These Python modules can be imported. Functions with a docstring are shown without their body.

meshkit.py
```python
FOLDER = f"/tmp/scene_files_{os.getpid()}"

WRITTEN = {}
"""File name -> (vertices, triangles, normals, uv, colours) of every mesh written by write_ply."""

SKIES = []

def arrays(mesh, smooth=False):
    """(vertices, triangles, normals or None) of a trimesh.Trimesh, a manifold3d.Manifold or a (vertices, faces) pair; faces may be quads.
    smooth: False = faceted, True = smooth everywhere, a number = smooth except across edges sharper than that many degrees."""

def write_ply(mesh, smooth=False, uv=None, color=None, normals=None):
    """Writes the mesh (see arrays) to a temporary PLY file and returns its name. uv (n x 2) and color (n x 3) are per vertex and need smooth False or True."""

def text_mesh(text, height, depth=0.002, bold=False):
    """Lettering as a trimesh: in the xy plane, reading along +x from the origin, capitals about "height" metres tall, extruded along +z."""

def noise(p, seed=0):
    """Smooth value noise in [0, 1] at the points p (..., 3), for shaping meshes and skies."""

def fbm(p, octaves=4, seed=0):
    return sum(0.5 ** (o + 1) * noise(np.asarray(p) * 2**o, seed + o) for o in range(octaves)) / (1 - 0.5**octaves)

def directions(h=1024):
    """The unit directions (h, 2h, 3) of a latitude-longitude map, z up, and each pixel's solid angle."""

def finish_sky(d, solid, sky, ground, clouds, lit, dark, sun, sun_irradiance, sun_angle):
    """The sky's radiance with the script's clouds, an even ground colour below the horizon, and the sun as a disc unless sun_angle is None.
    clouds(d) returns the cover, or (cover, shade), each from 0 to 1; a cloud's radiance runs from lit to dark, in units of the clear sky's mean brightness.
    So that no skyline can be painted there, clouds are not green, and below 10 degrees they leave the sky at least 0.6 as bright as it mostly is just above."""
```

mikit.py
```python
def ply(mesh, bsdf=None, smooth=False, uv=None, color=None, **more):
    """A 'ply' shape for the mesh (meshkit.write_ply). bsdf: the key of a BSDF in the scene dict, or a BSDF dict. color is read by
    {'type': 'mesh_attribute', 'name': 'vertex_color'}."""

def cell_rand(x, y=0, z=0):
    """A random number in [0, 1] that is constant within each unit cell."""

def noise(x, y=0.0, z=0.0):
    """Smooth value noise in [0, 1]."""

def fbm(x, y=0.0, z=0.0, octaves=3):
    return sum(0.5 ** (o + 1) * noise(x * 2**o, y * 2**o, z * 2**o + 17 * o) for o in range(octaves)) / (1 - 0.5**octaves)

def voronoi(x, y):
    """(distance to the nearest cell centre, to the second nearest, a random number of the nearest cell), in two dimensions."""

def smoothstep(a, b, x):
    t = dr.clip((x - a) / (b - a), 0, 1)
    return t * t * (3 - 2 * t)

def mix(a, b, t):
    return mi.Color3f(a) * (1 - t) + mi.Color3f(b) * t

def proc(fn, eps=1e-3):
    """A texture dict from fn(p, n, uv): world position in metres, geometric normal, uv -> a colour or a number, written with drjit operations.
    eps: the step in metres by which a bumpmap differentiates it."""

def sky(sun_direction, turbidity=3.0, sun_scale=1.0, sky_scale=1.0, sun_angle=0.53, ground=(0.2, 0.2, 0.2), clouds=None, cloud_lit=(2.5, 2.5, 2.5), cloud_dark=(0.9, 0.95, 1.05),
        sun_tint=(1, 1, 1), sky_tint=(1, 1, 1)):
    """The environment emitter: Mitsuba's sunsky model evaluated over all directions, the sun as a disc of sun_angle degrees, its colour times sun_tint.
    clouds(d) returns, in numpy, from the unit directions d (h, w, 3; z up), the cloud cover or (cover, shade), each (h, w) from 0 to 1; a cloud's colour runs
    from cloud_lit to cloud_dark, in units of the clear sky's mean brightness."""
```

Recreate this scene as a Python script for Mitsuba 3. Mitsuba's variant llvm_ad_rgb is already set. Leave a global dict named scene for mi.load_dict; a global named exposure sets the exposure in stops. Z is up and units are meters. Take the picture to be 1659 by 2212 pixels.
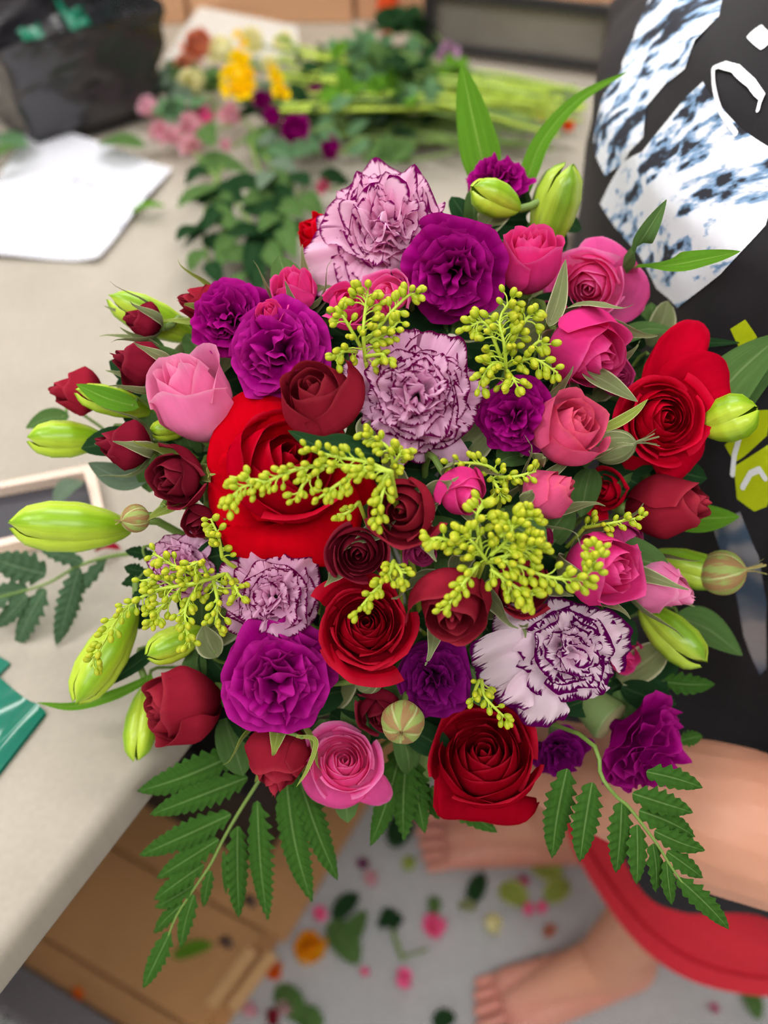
import math, random
import numpy as np, trimesh, manifold3d as m3
import drjit as dr, mitsuba as mi
import mikit, meshkit
from mikit import proc, noise, fbm, smoothstep, mix
from shapely.geometry import Polygon, Point, LineString
from shapely.ops import unary_union
import shapely

T = mi.ScalarTransform4f
scene, labels = {}, {}
rng = np.random.default_rng(7)

# ---------------------------------------------------------------- camera, light, exposure
FPX, CAMZ = 2200.0, 1.45                                   # focal length in pixels of a 1659 x 2212 frame
CAM = np.array([0, 0, CAMZ])
S2 = math.sqrt(0.5)
FW, UP, RT = np.array([0, S2, -S2]), np.array([0, S2, S2]), np.array([1.0, 0, 0])
scene['camera'] = {'type': 'thinlens', 'fov': math.degrees(2 * math.atan(1659 / 2 / FPX)), 'fov_axis': 'x',
                   'aperture_radius': 0.0050, 'focus_distance': 0.585, 'near_clip': 0.02, 'far_clip': 50.0,
                   'to_world': T().look_at(origin=CAM.tolist(), target=(CAM + FW).tolist(), up=UP.tolist())}
exposure = 0.0
LAMP = 10.0
CEIL = 2.75


def rgb(r, g, b):
    """linear colour of an sRGB triple 0-255"""
    c = np.array([r, g, b]) / 255.0
    return np.where(c <= 0.04045, c / 12.92, ((c + 0.055) / 1.055) ** 2.4).tolist()


def at(x, y, d):
    """the point at depth d (metres along the view axis) seen at pixel x, y"""
    return CAM + d * (FW + RT * (x - 829.5) / FPX - UP * (y - 1106) / FPX)


def on(x, y, z):
    """the point at height z seen at pixel x, y"""
    ray = FW + RT * (x - 829.5) / FPX - UP * (y - 1106) / FPX
    return CAM + ray * (z - CAMZ) / ray[2]


def unit(v):
    v = np.asarray(v, float)
    return v / max(np.linalg.norm(v), 1e-12)


def facing(p, ang, tilt):
    """direction: towards the camera, leaned by tilt degrees towards image angle ang (0 right, 90 up)"""
    a, t = math.radians(ang), math.radians(tilt)
    return unit(math.cos(t) * unit(CAM - p) + math.sin(t) * (math.cos(a) * RT + math.sin(a) * UP))


def frame(n, hint=UP, roll=0.0):
    z = unit(n)
    x = np.cross(hint, z)
    if np.linalg.norm(x) < 1e-3:
        x = np.cross([1, 0, 0.1], z)
    x = unit(x)
    y = np.cross(z, x)
    c, s = math.cos(math.radians(roll)), math.sin(math.radians(roll))
    return np.stack([c * x + s * y, -s * x + c * y, z], 1)


# ---------------------------------------------------------------- naming and adding
def new(base):
    if base not in labels and base not in scene:
        return base
    k = 1
    while f'{base}_{k:03d}' in labels or f'{base}_{k:03d}' in scene:
        k += 1
    return f'{base}_{k:03d}'


COUNT = {}


def child(parent, name):
    k = COUNT.get((parent, name), 0)
    COUNT[parent, name] = k + 1
    return f'{parent}__{name}' + (f'_{k:03d}' if k else '')


def thing(base, label, cat, group=None):
    key = new(base)
    labels[key] = {'label': label, 'category': cat}
    if group:
        labels[key]['group'] = group
    return key


def part(parent, name, mesh, bsdf, smooth=True, uv=None, label=None):
    key = child(parent, name)
    scene[key] = mikit.ply(mesh, bsdf, smooth=smooth, uv=uv)
    if label:
        labels[key] = {'label': label}
    return key


def struct(key, mesh, bsdf, label, smooth=False):
    scene[key] = mikit.ply(mesh, bsdf, smooth=smooth)
    labels[key] = {'label': label, 'category': key.split('_')[0], 'kind': 'structure'}


def grid(pts, wrap=False):
    """vertices (a, b, 3) to (vertices, quads)"""
    a, b = pts.shape[:2]
    i = np.arange(a * b).reshape(a, b)
    if wrap:
        i = np.vstack([i, i[:1]])
    f = np.stack([i[:-1, :-1], i[1:, :-1], i[1:, 1:], i[:-1, 1:]], -1).reshape(-1, 4)
    return pts.reshape(-1, 3), f


def join(*ms):
    vs, fs, n = [], [], 0
    for v, f in ms:
        f = np.asarray(f)
        if f.shape[1] == 4:
            f = np.vstack([f[:, [0, 1, 2]], f[:, [0, 2, 3]]])
        vs.append(v)
        fs.append(f + n)
        n += len(v)
    return np.vstack(vs), np.vstack(fs)


def spline(pts, n):
    """Catmull-Rom through the points, n samples"""
    p = np.asarray(pts, float)
    if len(p) == 2:
        return p[0] + (p[1] - p[0]) * np.linspace(0, 1, n)[:, None]
    p = np.vstack([2 * p[0] - p[1], p, 2 * p[-1] - p[-2]])
    t = np.linspace(0, len(p) - 3 - 1e-9, n)
    i = t.astype(int)
    u = (t - i)[:, None]
    a, b, c, d = p[i], p[i + 1], p[i + 2], p[i + 3]
    return 0.5 * (2 * b + (c - a) * u + (2 * a - 5 * b + 4 * c - d) * u ** 2 + (3 * b - a - 3 * c + d) * u ** 3)


def tube(path, r, sides=6, cap=True):
    path = np.asarray(path, float)
    r = np.broadcast_to(r, len(path))
    tan = np.gradient(path, axis=0)
    tan /= np.maximum(np.linalg.norm(tan, axis=1, keepdims=True), 1e-12)
    h = np.array([0.13, 0.31, 0.94]) if abs(tan[0, 2]) < 0.8 else np.array([0.94, 0.31, 0.13])
    x = np.cross(tan, h)
    x /= np.linalg.norm(x, axis=1, keepdims=True)
    y = np.cross(tan, x)
    a = np.arange(sides) * 2 * np.pi / sides
    ring = path[None] + r[None, :, None] * (np.cos(a)[:, None, None] * x + np.sin(a)[:, None, None] * y)
    v, f = grid(ring, wrap=True)
    f = np.vstack([f[:, [0, 1, 2]], f[:, [0, 2, 3]]])
    if cap:
        n = len(path)
        v = np.vstack([v, path[:1], path[-1:]])
        k = np.arange(sides)
        f = np.vstack([f, np.stack([k * n, (k + 1) % sides * n, k * 0 + len(v) - 2], 1)[:, ::-1],
                       np.stack([k * n + n - 1, (k + 1) % sides * n + n - 1, k * 0 + len(v) - 1], 1)])
    return v, f[:, ::-1]


def lathe(prof, sides=16):
    """profile (r, z) turned about z"""
    prof = np.asarray(prof, float)
    a = np.arange(sides) * 2 * np.pi / sides
    p = np.stack([np.cos(a)[:, None] * prof[:, 0], np.sin(a)[:, None] * prof[:, 0], np.broadcast_to(prof[:, 1], (sides, len(prof)))], -1)
    return grid(p, wrap=True)


def box(lo, hi, r=0.0):
    """axis box, with rounded edges when r > 0"""
    lo, hi = np.asarray(lo, float), np.asarray(hi, float)
    if r <= 0:
        m = trimesh.creation.box(hi - lo)
        return np.array(m.vertices) + (lo + hi) / 2, np.array(m.faces)
    s = [m3.Manifold.sphere(r, 12).translate([x, y, z]) for x in (lo[0] + r, hi[0] - r) for y in (lo[1] + r, hi[1] - r) for z in (lo[2] + r, hi[2] - r)]
    m = m3.Manifold.batch_hull(s).to_mesh()
    return np.array(m.vert_properties[:, :3]), np.array(m.tri_verts)


def prism(poly, z0, z1):
    """upright prism over a shapely polygon"""
    m = trimesh.creation.extrude_polygon(poly, z1 - z0, engine='earcut')
    return np.array(m.vertices) + [0, 0, z0], np.array(m.faces)


def turned(mesh, R, p, s=1.0):
    return np.asarray(mesh[0]) * s @ np.asarray(R).T + p, mesh[1]


def rotz(deg):
    c, s = math.cos(math.radians(deg)), math.sin(math.radians(deg))
    return np.array([[c, -s, 0], [s, c, 0], [0, 0, 1.0]])


# ---------------------------------------------------------------- materials
def mat(key, color, rough=0.6, spec=0.5, **more):
    scene[key] = {'type': 'twosided', 'b': {'type': 'principled', 'base_color': color if isinstance(color, dict) else {'type': 'rgb', 'value': list(color)},
                                            'roughness': rough, 'specular': spec, **more}}


def thin(key, color, rough=0.55, trans=0.6, **more):
    scene[key] = {'type': 'principledthin', 'base_color': color if isinstance(color, dict) else {'type': 'rgb', 'value': list(color)},
                  'roughness': rough, 'diff_trans': trans, 'eta': 1.38, **more}


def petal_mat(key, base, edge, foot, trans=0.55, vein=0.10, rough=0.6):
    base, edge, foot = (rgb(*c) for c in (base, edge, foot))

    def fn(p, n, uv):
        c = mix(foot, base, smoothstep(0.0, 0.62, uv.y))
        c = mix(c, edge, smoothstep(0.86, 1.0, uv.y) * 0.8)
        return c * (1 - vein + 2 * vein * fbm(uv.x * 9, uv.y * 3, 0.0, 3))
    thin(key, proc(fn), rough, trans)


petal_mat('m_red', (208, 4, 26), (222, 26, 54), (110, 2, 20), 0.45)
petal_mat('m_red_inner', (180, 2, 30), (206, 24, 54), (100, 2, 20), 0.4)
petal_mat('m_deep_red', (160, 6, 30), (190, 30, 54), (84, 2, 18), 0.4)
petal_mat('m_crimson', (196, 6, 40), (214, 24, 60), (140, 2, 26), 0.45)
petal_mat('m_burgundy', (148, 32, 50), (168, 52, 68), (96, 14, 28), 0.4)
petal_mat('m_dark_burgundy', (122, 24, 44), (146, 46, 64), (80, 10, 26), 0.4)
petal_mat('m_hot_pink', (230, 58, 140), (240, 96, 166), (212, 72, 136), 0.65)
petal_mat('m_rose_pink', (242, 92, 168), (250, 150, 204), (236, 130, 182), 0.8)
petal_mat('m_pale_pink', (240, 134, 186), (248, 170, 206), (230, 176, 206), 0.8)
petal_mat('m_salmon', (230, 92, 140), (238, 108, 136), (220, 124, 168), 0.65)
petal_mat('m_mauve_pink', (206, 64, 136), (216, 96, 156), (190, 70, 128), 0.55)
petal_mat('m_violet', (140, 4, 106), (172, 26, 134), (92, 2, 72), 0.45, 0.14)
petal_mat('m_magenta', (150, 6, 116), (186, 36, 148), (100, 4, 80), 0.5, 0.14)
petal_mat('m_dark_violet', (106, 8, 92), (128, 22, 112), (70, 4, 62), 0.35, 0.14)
petal_mat('m_orchid', (206, 160, 200), (214, 170, 208), (190, 190, 170), 0.6)
petal_mat('m_yellow', (252, 220, 10), (252, 224, 40), (250, 214, 20), 0.4)
petal_mat('m_candy', (252, 120, 178), (252, 150, 196), (246, 120, 170), 0.6)
petal_mat('m_cream', (246, 242, 200), (240, 236, 190), (210, 216, 120), 0.5)
petal_mat('m_light_pink', (238, 182, 200), (244, 200, 214), (220, 196, 180), 0.5)
petal_mat('m_rust', (216, 136, 106), (224, 150, 120), (206, 124, 94), 0.5)
petal_mat('m_orange', (236, 88, 30), (240, 110, 40), (244, 180, 40), 0.5)
petal_mat('m_yellow_orange', (246, 190, 30), (236, 96, 40), (246, 200, 50), 0.5)


def bicolor(margin, inner, foot, wide=1.0):
    margin, inner, foot = rgb(*margin), rgb(*inner), rgb(*foot)

    def fn(p, n, uv):
        c = mix(foot, inner, smoothstep(0.1, 0.5, uv.y))
        streak = noise(uv.x * 30.0, uv.y * 1.5) * 0.6 + noise(uv.x * 71.0, uv.y * 2.0, 5.0) * 0.4
        k = smoothstep(0.0, 0.03, uv.y - (0.985 - wide * 0.11 * streak * streak * streak - wide * 0.025 * noise(uv.x * 5.0, 3.0)))
        fleck = smoothstep(0.89, 0.93, noise(uv.x * 23.0, uv.y * 0.8, 9.0)) * smoothstep(0.6, 0.85, uv.y) * 0.8
        return mix(c, margin, dr.maximum(k, fleck))
    return proc(fn)


thin('m_lavender', bicolor((126, 14, 100), (250, 204, 232), (236, 216, 216), 0.8), 0.6, 0.9)
thin('m_lavender_dusk', bicolor((112, 12, 80), (242, 194, 226), (220, 196, 206)), 0.6, 0.9)
thin('m_lavender_white', bicolor((100, 10, 90), (252, 230, 244), (244, 230, 230), 2.0), 0.6, 0.9)


def green_mat(key, a, b, trans=0.35, rough=0.45, freq=14.0, kind='thin'):
    a, b = rgb(*a), rgb(*b)

    def fn(p, n, uv):
        rib = smoothstep(0.0, 0.10, dr.abs(uv.x))
        c = mix(b, a, 0.35 + 0.65 * rib)
        return c * (0.82 + 0.36 * fbm(uv.x * freq, uv.y * 3.0, 1.0, 2))
    if kind == 'thin':
        thin(key, proc(fn), rough, trans)
    else:
        mat(key, proc(fn), rough)


green_mat('m_fern', (58, 96, 38), (112, 142, 84), 0.35, 0.35, 6.0)
green_mat('m_fern_dusty', (74, 102, 74), (116, 138, 108), 0.35, 0.5, 6.0)
green_mat('m_blade', (92, 142, 40), (140, 176, 82), 0.55, 0.35)
green_mat('m_dark_leaf', (34, 62, 36), (70, 98, 60), 0.3, 0.35)
green_mat('m_mid_leaf', (82, 114, 62), (122, 146, 96), 0.4, 0.4)
green_mat('m_blue_leaf', (96, 134, 94), (130, 160, 124), 0.35, 0.4)
green_mat('m_grey_leaf', (104, 124, 104), (136, 152, 134), 0.35, 0.5)


def sepal_mat(key, a, b, rim):
    a, b, rim = rgb(*a), rgb(*b), rgb(*rim)

    def fn(p, n, uv):
        c = mix(b, a, 0.3 + 0.7 * smoothstep(0.0, 0.12, dr.abs(uv.x)))
        c = mix(c, rim, smoothstep(0.80, 0.98, dr.abs(uv.x)))
        return c * (0.82 + 0.36 * fbm(uv.x * 8, uv.y * 4.0, 1.0, 2))
    thin(key, proc(fn), 0.55, 0.35)


sepal_mat('m_sepal', (122, 132, 90), (150, 156, 116), (196, 196, 160))
sepal_mat('m_sepal_green', (138, 156, 70), (168, 180, 104), (196, 200, 140))
green_mat('m_stem', (92, 122, 48), (110, 138, 62), 0, 0.5, 3.0, 'solid')
green_mat('m_stem_lime', (164, 190, 40), (178, 200, 70), 0, 0.5, 3.0, 'solid')


def lily_fn(p, n, uv):
    c = mix(rgb(128, 170, 24), rgb(178, 204, 56), smoothstep(0.1, 0.7, dr.abs(uv.x)))
    c = mix(c, rgb(122, 160, 30), smoothstep(0.35, 0.0, uv.y) * 0.6)
    return c * (0.88 + 0.24 * fbm(uv.x * 10, uv.y * 3.0, 2.0, 2))


mat('m_lily', proc(lily_fn), 0.32, 0.5)


def lily2_fn(p, n, uv):
    c = mix(rgb(110, 152, 30), rgb(166, 192, 60), smoothstep(0.1, 0.7, dr.abs(uv.x)))
    return c * (0.85 + 0.3 * fbm(uv.x * 10, uv.y * 3.0, 2.0, 2))


mat('m_lily_deep', proc(lily2_fn), 0.32, 0.5)


def bud_fn(p, n, uv):
    return mix(rgb(150, 170, 24), rgb(206, 204, 40), smoothstep(0.15, 0.95, uv.y)) * (0.8 + 0.3 * noise(uv.x * 11.0, uv.y * 5.0))


mat('m_gold_bud', proc(bud_fn), 0.5, 0.4)


def calyx_fn(p, n, uv):
    k = smoothstep(0.42, 0.62, fbm(uv.x * 5, uv.y * 4, 3.0, 3)) * 0.75
    c = mix(rgb(140, 158, 84), rgb(152, 96, 74), k)
    return mix(c, rgb(190, 194, 140), smoothstep(0.82, 1.0, dr.abs(uv.x)) * 0.8)


mat('m_calyx', proc(calyx_fn), 0.65, 0.25)
mat('m_carnation_calyx', proc(lambda p, n, uv: mix(rgb(116, 140, 84), rgb(206, 200, 150), smoothstep(0.7, 1.0, uv.y))), 0.5, 0.4)
mat('m_rose_core', rgb(60, 6, 14), 0.7)

# ---------------------------------------------------------------- room
mat('m_floor', proc(lambda p, n, uv: mi.Color3f(rgb(176, 178, 181)) * (0.86 + 0.2 * fbm(p.x * 7, p.y * 7, 0.0, 4) + 0.06 * noise(p.x * 160, p.y * 160))), 0.75, 0.3)
mat('m_wall', rgb(214, 210, 204), 0.8, 0.2)
mat('m_ceiling', rgb(236, 236, 234), 0.9, 0.2)
struct('floor', box([-3.2, -2.6, -0.1], [3.2, 4.2, 0]), 'm_floor', 'grey concrete floor strewn with flower scraps')
for nm, lo, hi, lab in (('wall_back', [-3.2, 4.1, 0], [3.2, 4.2, CEIL], 'plain wall behind the stacked cartons'), ('wall_front', [-3.2, -2.6, 0], [3.2, -2.5, CEIL], 'plain wall behind the camera'),
                        ('wall_left', [-3.3, -2.5, 0], [-3.2, 4.1, CEIL], 'plain wall on the table side'), ('wall_right', [3.2, -2.5, 0], [3.3, 4.1, CEIL], 'plain wall behind the person')):
    struct(nm, box(lo, hi), 'm_wall', lab)
struct('ceiling', box([-3.2, -2.6, CEIL], [3.2, 4.2, CEIL + 0.1]), 'm_ceiling', 'white ceiling carrying the light panels')
mat('m_lamp_frame', rgb(225, 225, 225), 0.5)
mat('m_diffuser', rgb(240, 240, 240), 0.6)
for i, (x, y, w) in enumerate(((-1.3, 0.2, 'over the near end of the work table'), (0.7, -0.7, 'behind the camera to the right'), (0.0, 1.35, 'over the heap of cut flowers'), (-0.6, -1.1, 'behind the camera to the left'), (-1.5, 2.6, 'behind the cartons to the left'), (0.5, 3.0, 'behind the cartons near the back wall'))):
    k = thing('ceiling_light', 'white light panel in the ceiling ' + w, 'ceiling light', 'ceiling light panels')
    fr = [box([x - .62, y + s * .32 - .02, CEIL - .03], [x + .62, y + s * .32 + .02, CEIL]) for s in (-1, 1)] + [box([x + s * .62 - .02, y - .34, CEIL - .03], [x + s * .62 + .02, y + .34, CEIL]) for s in (-1, 1)]
    part(k, 'frame', join(*fr), 'm_lamp_frame', False)
    key = part(k, 'diffuser', (np.array([[x - .6, y - .3, CEIL - .02], [x - .6, y + .3, CEIL - .02], [x + .6, y + .3, CEIL - .02], [x + .6, y - .3, CEIL - .02]]), np.array([[0, 1, 2], [0, 2, 3]])), 'm_diffuser', False)
    scene[key]['emitter'] = {'type': 'area', 'radiance': {'type': 'rgb', 'value': [LAMP * 1.0, LAMP * 0.985, LAMP * 0.96]}}

# ---------------------------------------------------------------- the work table (t along its edge, n inwards, from E0)
E0, EDIR = np.array([-0.155, 0.365]), unit([0.47, 0.883])
NDIR = np.array([-EDIR[1], EDIR[0]])
TZ = 0.85


def tn(t, n, z=0.0):
    q = E0 + EDIR * t + NDIR * n
    return np.array([q[0], q[1], z])


def tbox(t0, t1, n0, n1, z0, z1, r=0.0):
    """box in the table's directions"""
    v, f = box([t0, n0, z0], [t1, n1, z1], r)
    return np.stack([E0[0] + EDIR[0] * v[:, 0] + NDIR[0] * v[:, 1], E0[1] + EDIR[1] * v[:, 0] + NDIR[1] * v[:, 1], v[:, 2]], 1), f


mat('m_table', proc(lambda p, n, uv: mi.Color3f(rgb(168, 160, 147)) * (0.86 + 0.2 * fbm(p.x * 16, p.y * 16, 0.0, 4) + 0.06 * noise(p.x * 300, p.y * 300))), 0.6, 0.4)
mat('m_steel', rgb(112, 108, 114), 0.5, 0.4)
tab = thing('work_table', 'long pale grey work table with a thick rounded edge, strewn with flowers', 'table')
part(tab, 'tabletop', tbox(-1.0, 1.9, 0, 1.5, TZ - 0.042, TZ, 0.012), 'm_table', 30)
for t in (-0.03, 1.2):
    part(tab, 'foot_rail', tbox(t - .028, t + .028, .03, 1.3, 0.0, .05, 0.006), 'm_steel', 30)
    for n in (.42, 1.25):
        part(tab, 'leg', tbox(t - .025, t + .025, n - .025, n + .025, .05, TZ - .042), 'm_steel', False)

# cardboard behind the table, on it and under it
mat('m_card', proc(lambda p, n, uv: mi.Color3f(rgb(206, 160, 124)) * (0.88 + 0.2 * fbm(p.x * 5, p.y * 5, p.z * 5, 3) + 0.05 * noise(p.x * 14, p.y * 14, p.z * 220))), 0.8, 0.2)
mat('m_card_floor', proc(lambda p, n, uv: mi.Color3f(rgb(190, 142, 96)) * (0.8 + 0.3 * fbm(p.x * 9, p.y * 9, 0.0, 4))), 0.7, 0.3)
mat('m_tape', rgb(206, 164, 118), 0.3, 0.6)
CART = [(-1.02, -0.55, 1.70, 'tan carton behind the lined bin, first from the bin end'), (-0.54, -0.315, 1.70, 'tan carton behind the gap between bin and white board'),
        (-0.31, -0.05, 1.705, 'wide tan carton behind the white board'), (-0.045, 0.075, 1.72, 'narrow tan carton beside the orange bottle'), (0.08, 0.46, 1.80, 'tan carton behind the black metal rack'), (0.47, 0.8, 1.62, 'tan carton behind the person beyond the rack')]
for x0, x1, y0, lab in CART:
    k = thing('carton', lab, 'cardboard box')
    part(k, 'body', box([x0, y0, TZ], [x1, y0 + .16, TZ + .26], 0.004), 'm_card', 30)
    xm = (x0 + x1) / 2
    part(k, 'flap', box([x0, y0, TZ + .262], [xm - .002, y0 + .16, TZ + .266]), 'm_card', False)
    part(k, 'flap', box([xm + .002, y0, TZ + .262], [x1, y0 + .16, TZ + .266]), 'm_card', False)
fc = thing('flattened_carton', 'flattened brown carton lying on the floor under the table', 'cardboard box')
for t0, t1, n0, n1, z in ((.045, .19, .12, .80, .030), (.196, .66, .085, .82, .034), (.004, .040, .15, .80, .026)):
    part(fc, 'panel', tbox(t0, t1, n0, n1, z - .012, z), 'm_card_floor', False)
part(fc, 'backing_sheet', tbox(0.0, .67, .10, .83, .001, .012), 'm_card_floor', False)
for a, b in (((454, 2174), (545, 2051)), ((500, 2180), (590, 2060))):
    a, b = on(*a, .0355), on(*b, .0355)
    w = np.cross(unit(b - a), [0, 0, 1]) * .009
    part(fc, 'tape', (np.array([a - w, a + w, b + w, b - w]), np.array([[0, 1, 2], [0, 2, 3]])), 'm_tape', False)
mat('m_black', rgb(34, 33, 36), 0.5, 0.4)
mat('m_black_rack', rgb(46, 44, 47), 0.5, 0.4)
kb = thing('storage_crate', 'black plastic crate on the floor under the table', 'crate')
part(kb, 'body', join(tbox(.27, .62, .17, .185, .036, .24), tbox(.27, .62, .585, .60, .036, .24), tbox(.27, .285, .17, .6, .036, .24), tbox(.605, .62, .17, .6, .036, .24), tbox(.27, .62, .17, .6, .036, .05)), 'm_black', False)
part(kb, 'rim', join(tbox(.26, .63, .16, .18, .24, .255), tbox(.26, .63, .59, .61, .24, .255), tbox(.26, .28, .16, .61, .24, .255), tbox(.61, .63, .16, .61, .24, .255)), 'm_black', False)

# lined bin
mat('m_liner', proc(lambda p, n, uv: mi.Color3f(rgb(44, 42, 47)) * (0.8 + 0.4 * fbm(p.x * 30, p.y * 30, p.z * 30, 3))), 0.22, 0.7)
mat('m_green_plastic', rgb(16, 120, 92), 0.25, 0.6)
mat('m_white', rgb(212, 210, 204), 0.6, 0.3)
bn = thing('waste_bin', 'low square black bin lined with a crumpled black plastic bag', 'bin')


def bin_skin(h0, h1, w0, w1, amp, rows, seed, fold=0.0):
    a = np.linspace(0, 2 * np.pi, 97)[:-1]
    k = np.maximum(np.abs(np.cos(a)), np.abs(np.sin(a)))
    s = 1 / (k ** 0.8)
    h = np.linspace(0, 1, rows)
    r = (w0 + (w1 - w0) * h)[None] * s[:, None]
    p = np.stack([r * np.cos(a)[:, None], r * np.sin(a)[:, None], np.broadcast_to(h0 + (h1 - h0) * h, r.shape)], -1)
    q = np.stack([p[..., 0] * 22, p[..., 1] * 22, p[..., 2] * 30], -1)
    d = (meshkit.fbm(q, 4, seed) - 0.5) * amp
    p[..., 0] += d * np.cos(a)[:, None]
    p[..., 1] += d * np.sin(a)[:, None]
    p[..., 2] += (meshkit.fbm(q + 9, 3, seed + 1) - 0.5) * amp * 1.2 * h
    return p


BR, BP = rotz(38), np.array([-0.43, 1.375, TZ])
shell = bin_skin(0.002, .135, .088, .112, 0, 8, 1)
v, f = grid(shell, wrap=True)
part(bn, 'body', turned(join((v, f), (np.vstack([shell[:, 0], [[0, 0, .002]]]), np.stack([np.arange(96), (np.arange(96) + 1) % 96, np.full(96, 96)], 1))), BR, BP), 'm_black', 30)
part(bn, 'liner', turned(join(grid(bin_skin(.02, .142, .096, .118, .02, 24, 3), wrap=True), grid(bin_skin(.145, .03, .115, .080, .03, 30, 5), wrap=True),
                              grid(np.stack([bin_skin(.03, .03, .080, .001, .03, 12, 6)])[0], wrap=True)), BR, BP), 'm_liner', True)
for x, y, z, lab in ((135, 45, .93, 'green plastic scrap by the far rim of the lined bin'), (60, 115, .92, 'green plastic scrap deeper in the lined bin')):
    p = on(x, y, z)
    k = thing('plastic_scrap', lab, 'plastic scrap')
    for j in range(3):
        u = np.linspace(-1, 1, 9)
        g = np.stack(np.meshgrid(u * .026, u * .016, indexing='ij'), -1)
        z_ = (meshkit.fbm(np.dstack([g * 60, np.full((9, 9), j)]), 3, 11 + j) - .5) * .03
        part(k, 'strip', turned(grid(np.dstack([g, z_])), frame([.3 * (j - 1), -.5, .8], roll=60 * j), p + [0.008 * j, 0, .006 * j]), 'm_green_plastic', True)

# paper sheet
mat('m_paper', proc(lambda p, n, uv: mix(rgb(218, 219, 228), rgb(140, 140, 162), smoothstep(0.55, 0.7, noise(uv.x * 46, uv.y * 30)) * smoothstep(0.5, 0.62, noise(0.5, uv.y * 15, 4.0)) * smoothstep(0.42, 0.6, noise(uv.x * 3, uv.y * 4, 8.0)) * 0.55)), 0.7, 0.2)
c0, c1, c2, c3 = (np.array(c) for c in ((-.470, 1.320, TZ), (-.263, 1.197, TZ), (-.313, .986, TZ), (-.475, 1.0, TZ)))
u, v_ = np.meshgrid(np.linspace(0, 1, 24), np.linspace(0, 1, 24), indexing='ij')
pp = (c0 * (1 - u[..., None]) + c1 * u[..., None]) * (1 - v_[..., None]) + (c3 * (1 - u[..., None]) + c2 * u[..., None]) * v_[..., None]
pp[..., 2] += .003 + .014 * np.clip(u - .8, 0, 1) ** 2 * 25 * .3 + .012 * np.clip(.25 - v_, 0, 1) * 4 * (1 - u) + .004 * np.sin(u * 3 + v_ * 4) ** 2
ps = thing('paper_sheet', 'white printed sheet of paper lying on the table below the lined bin', 'paper')
part(ps, 'sheet', grid(pp), 'm_paper', True, np.stack([u.ravel(), v_.ravel()], 1))

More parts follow.
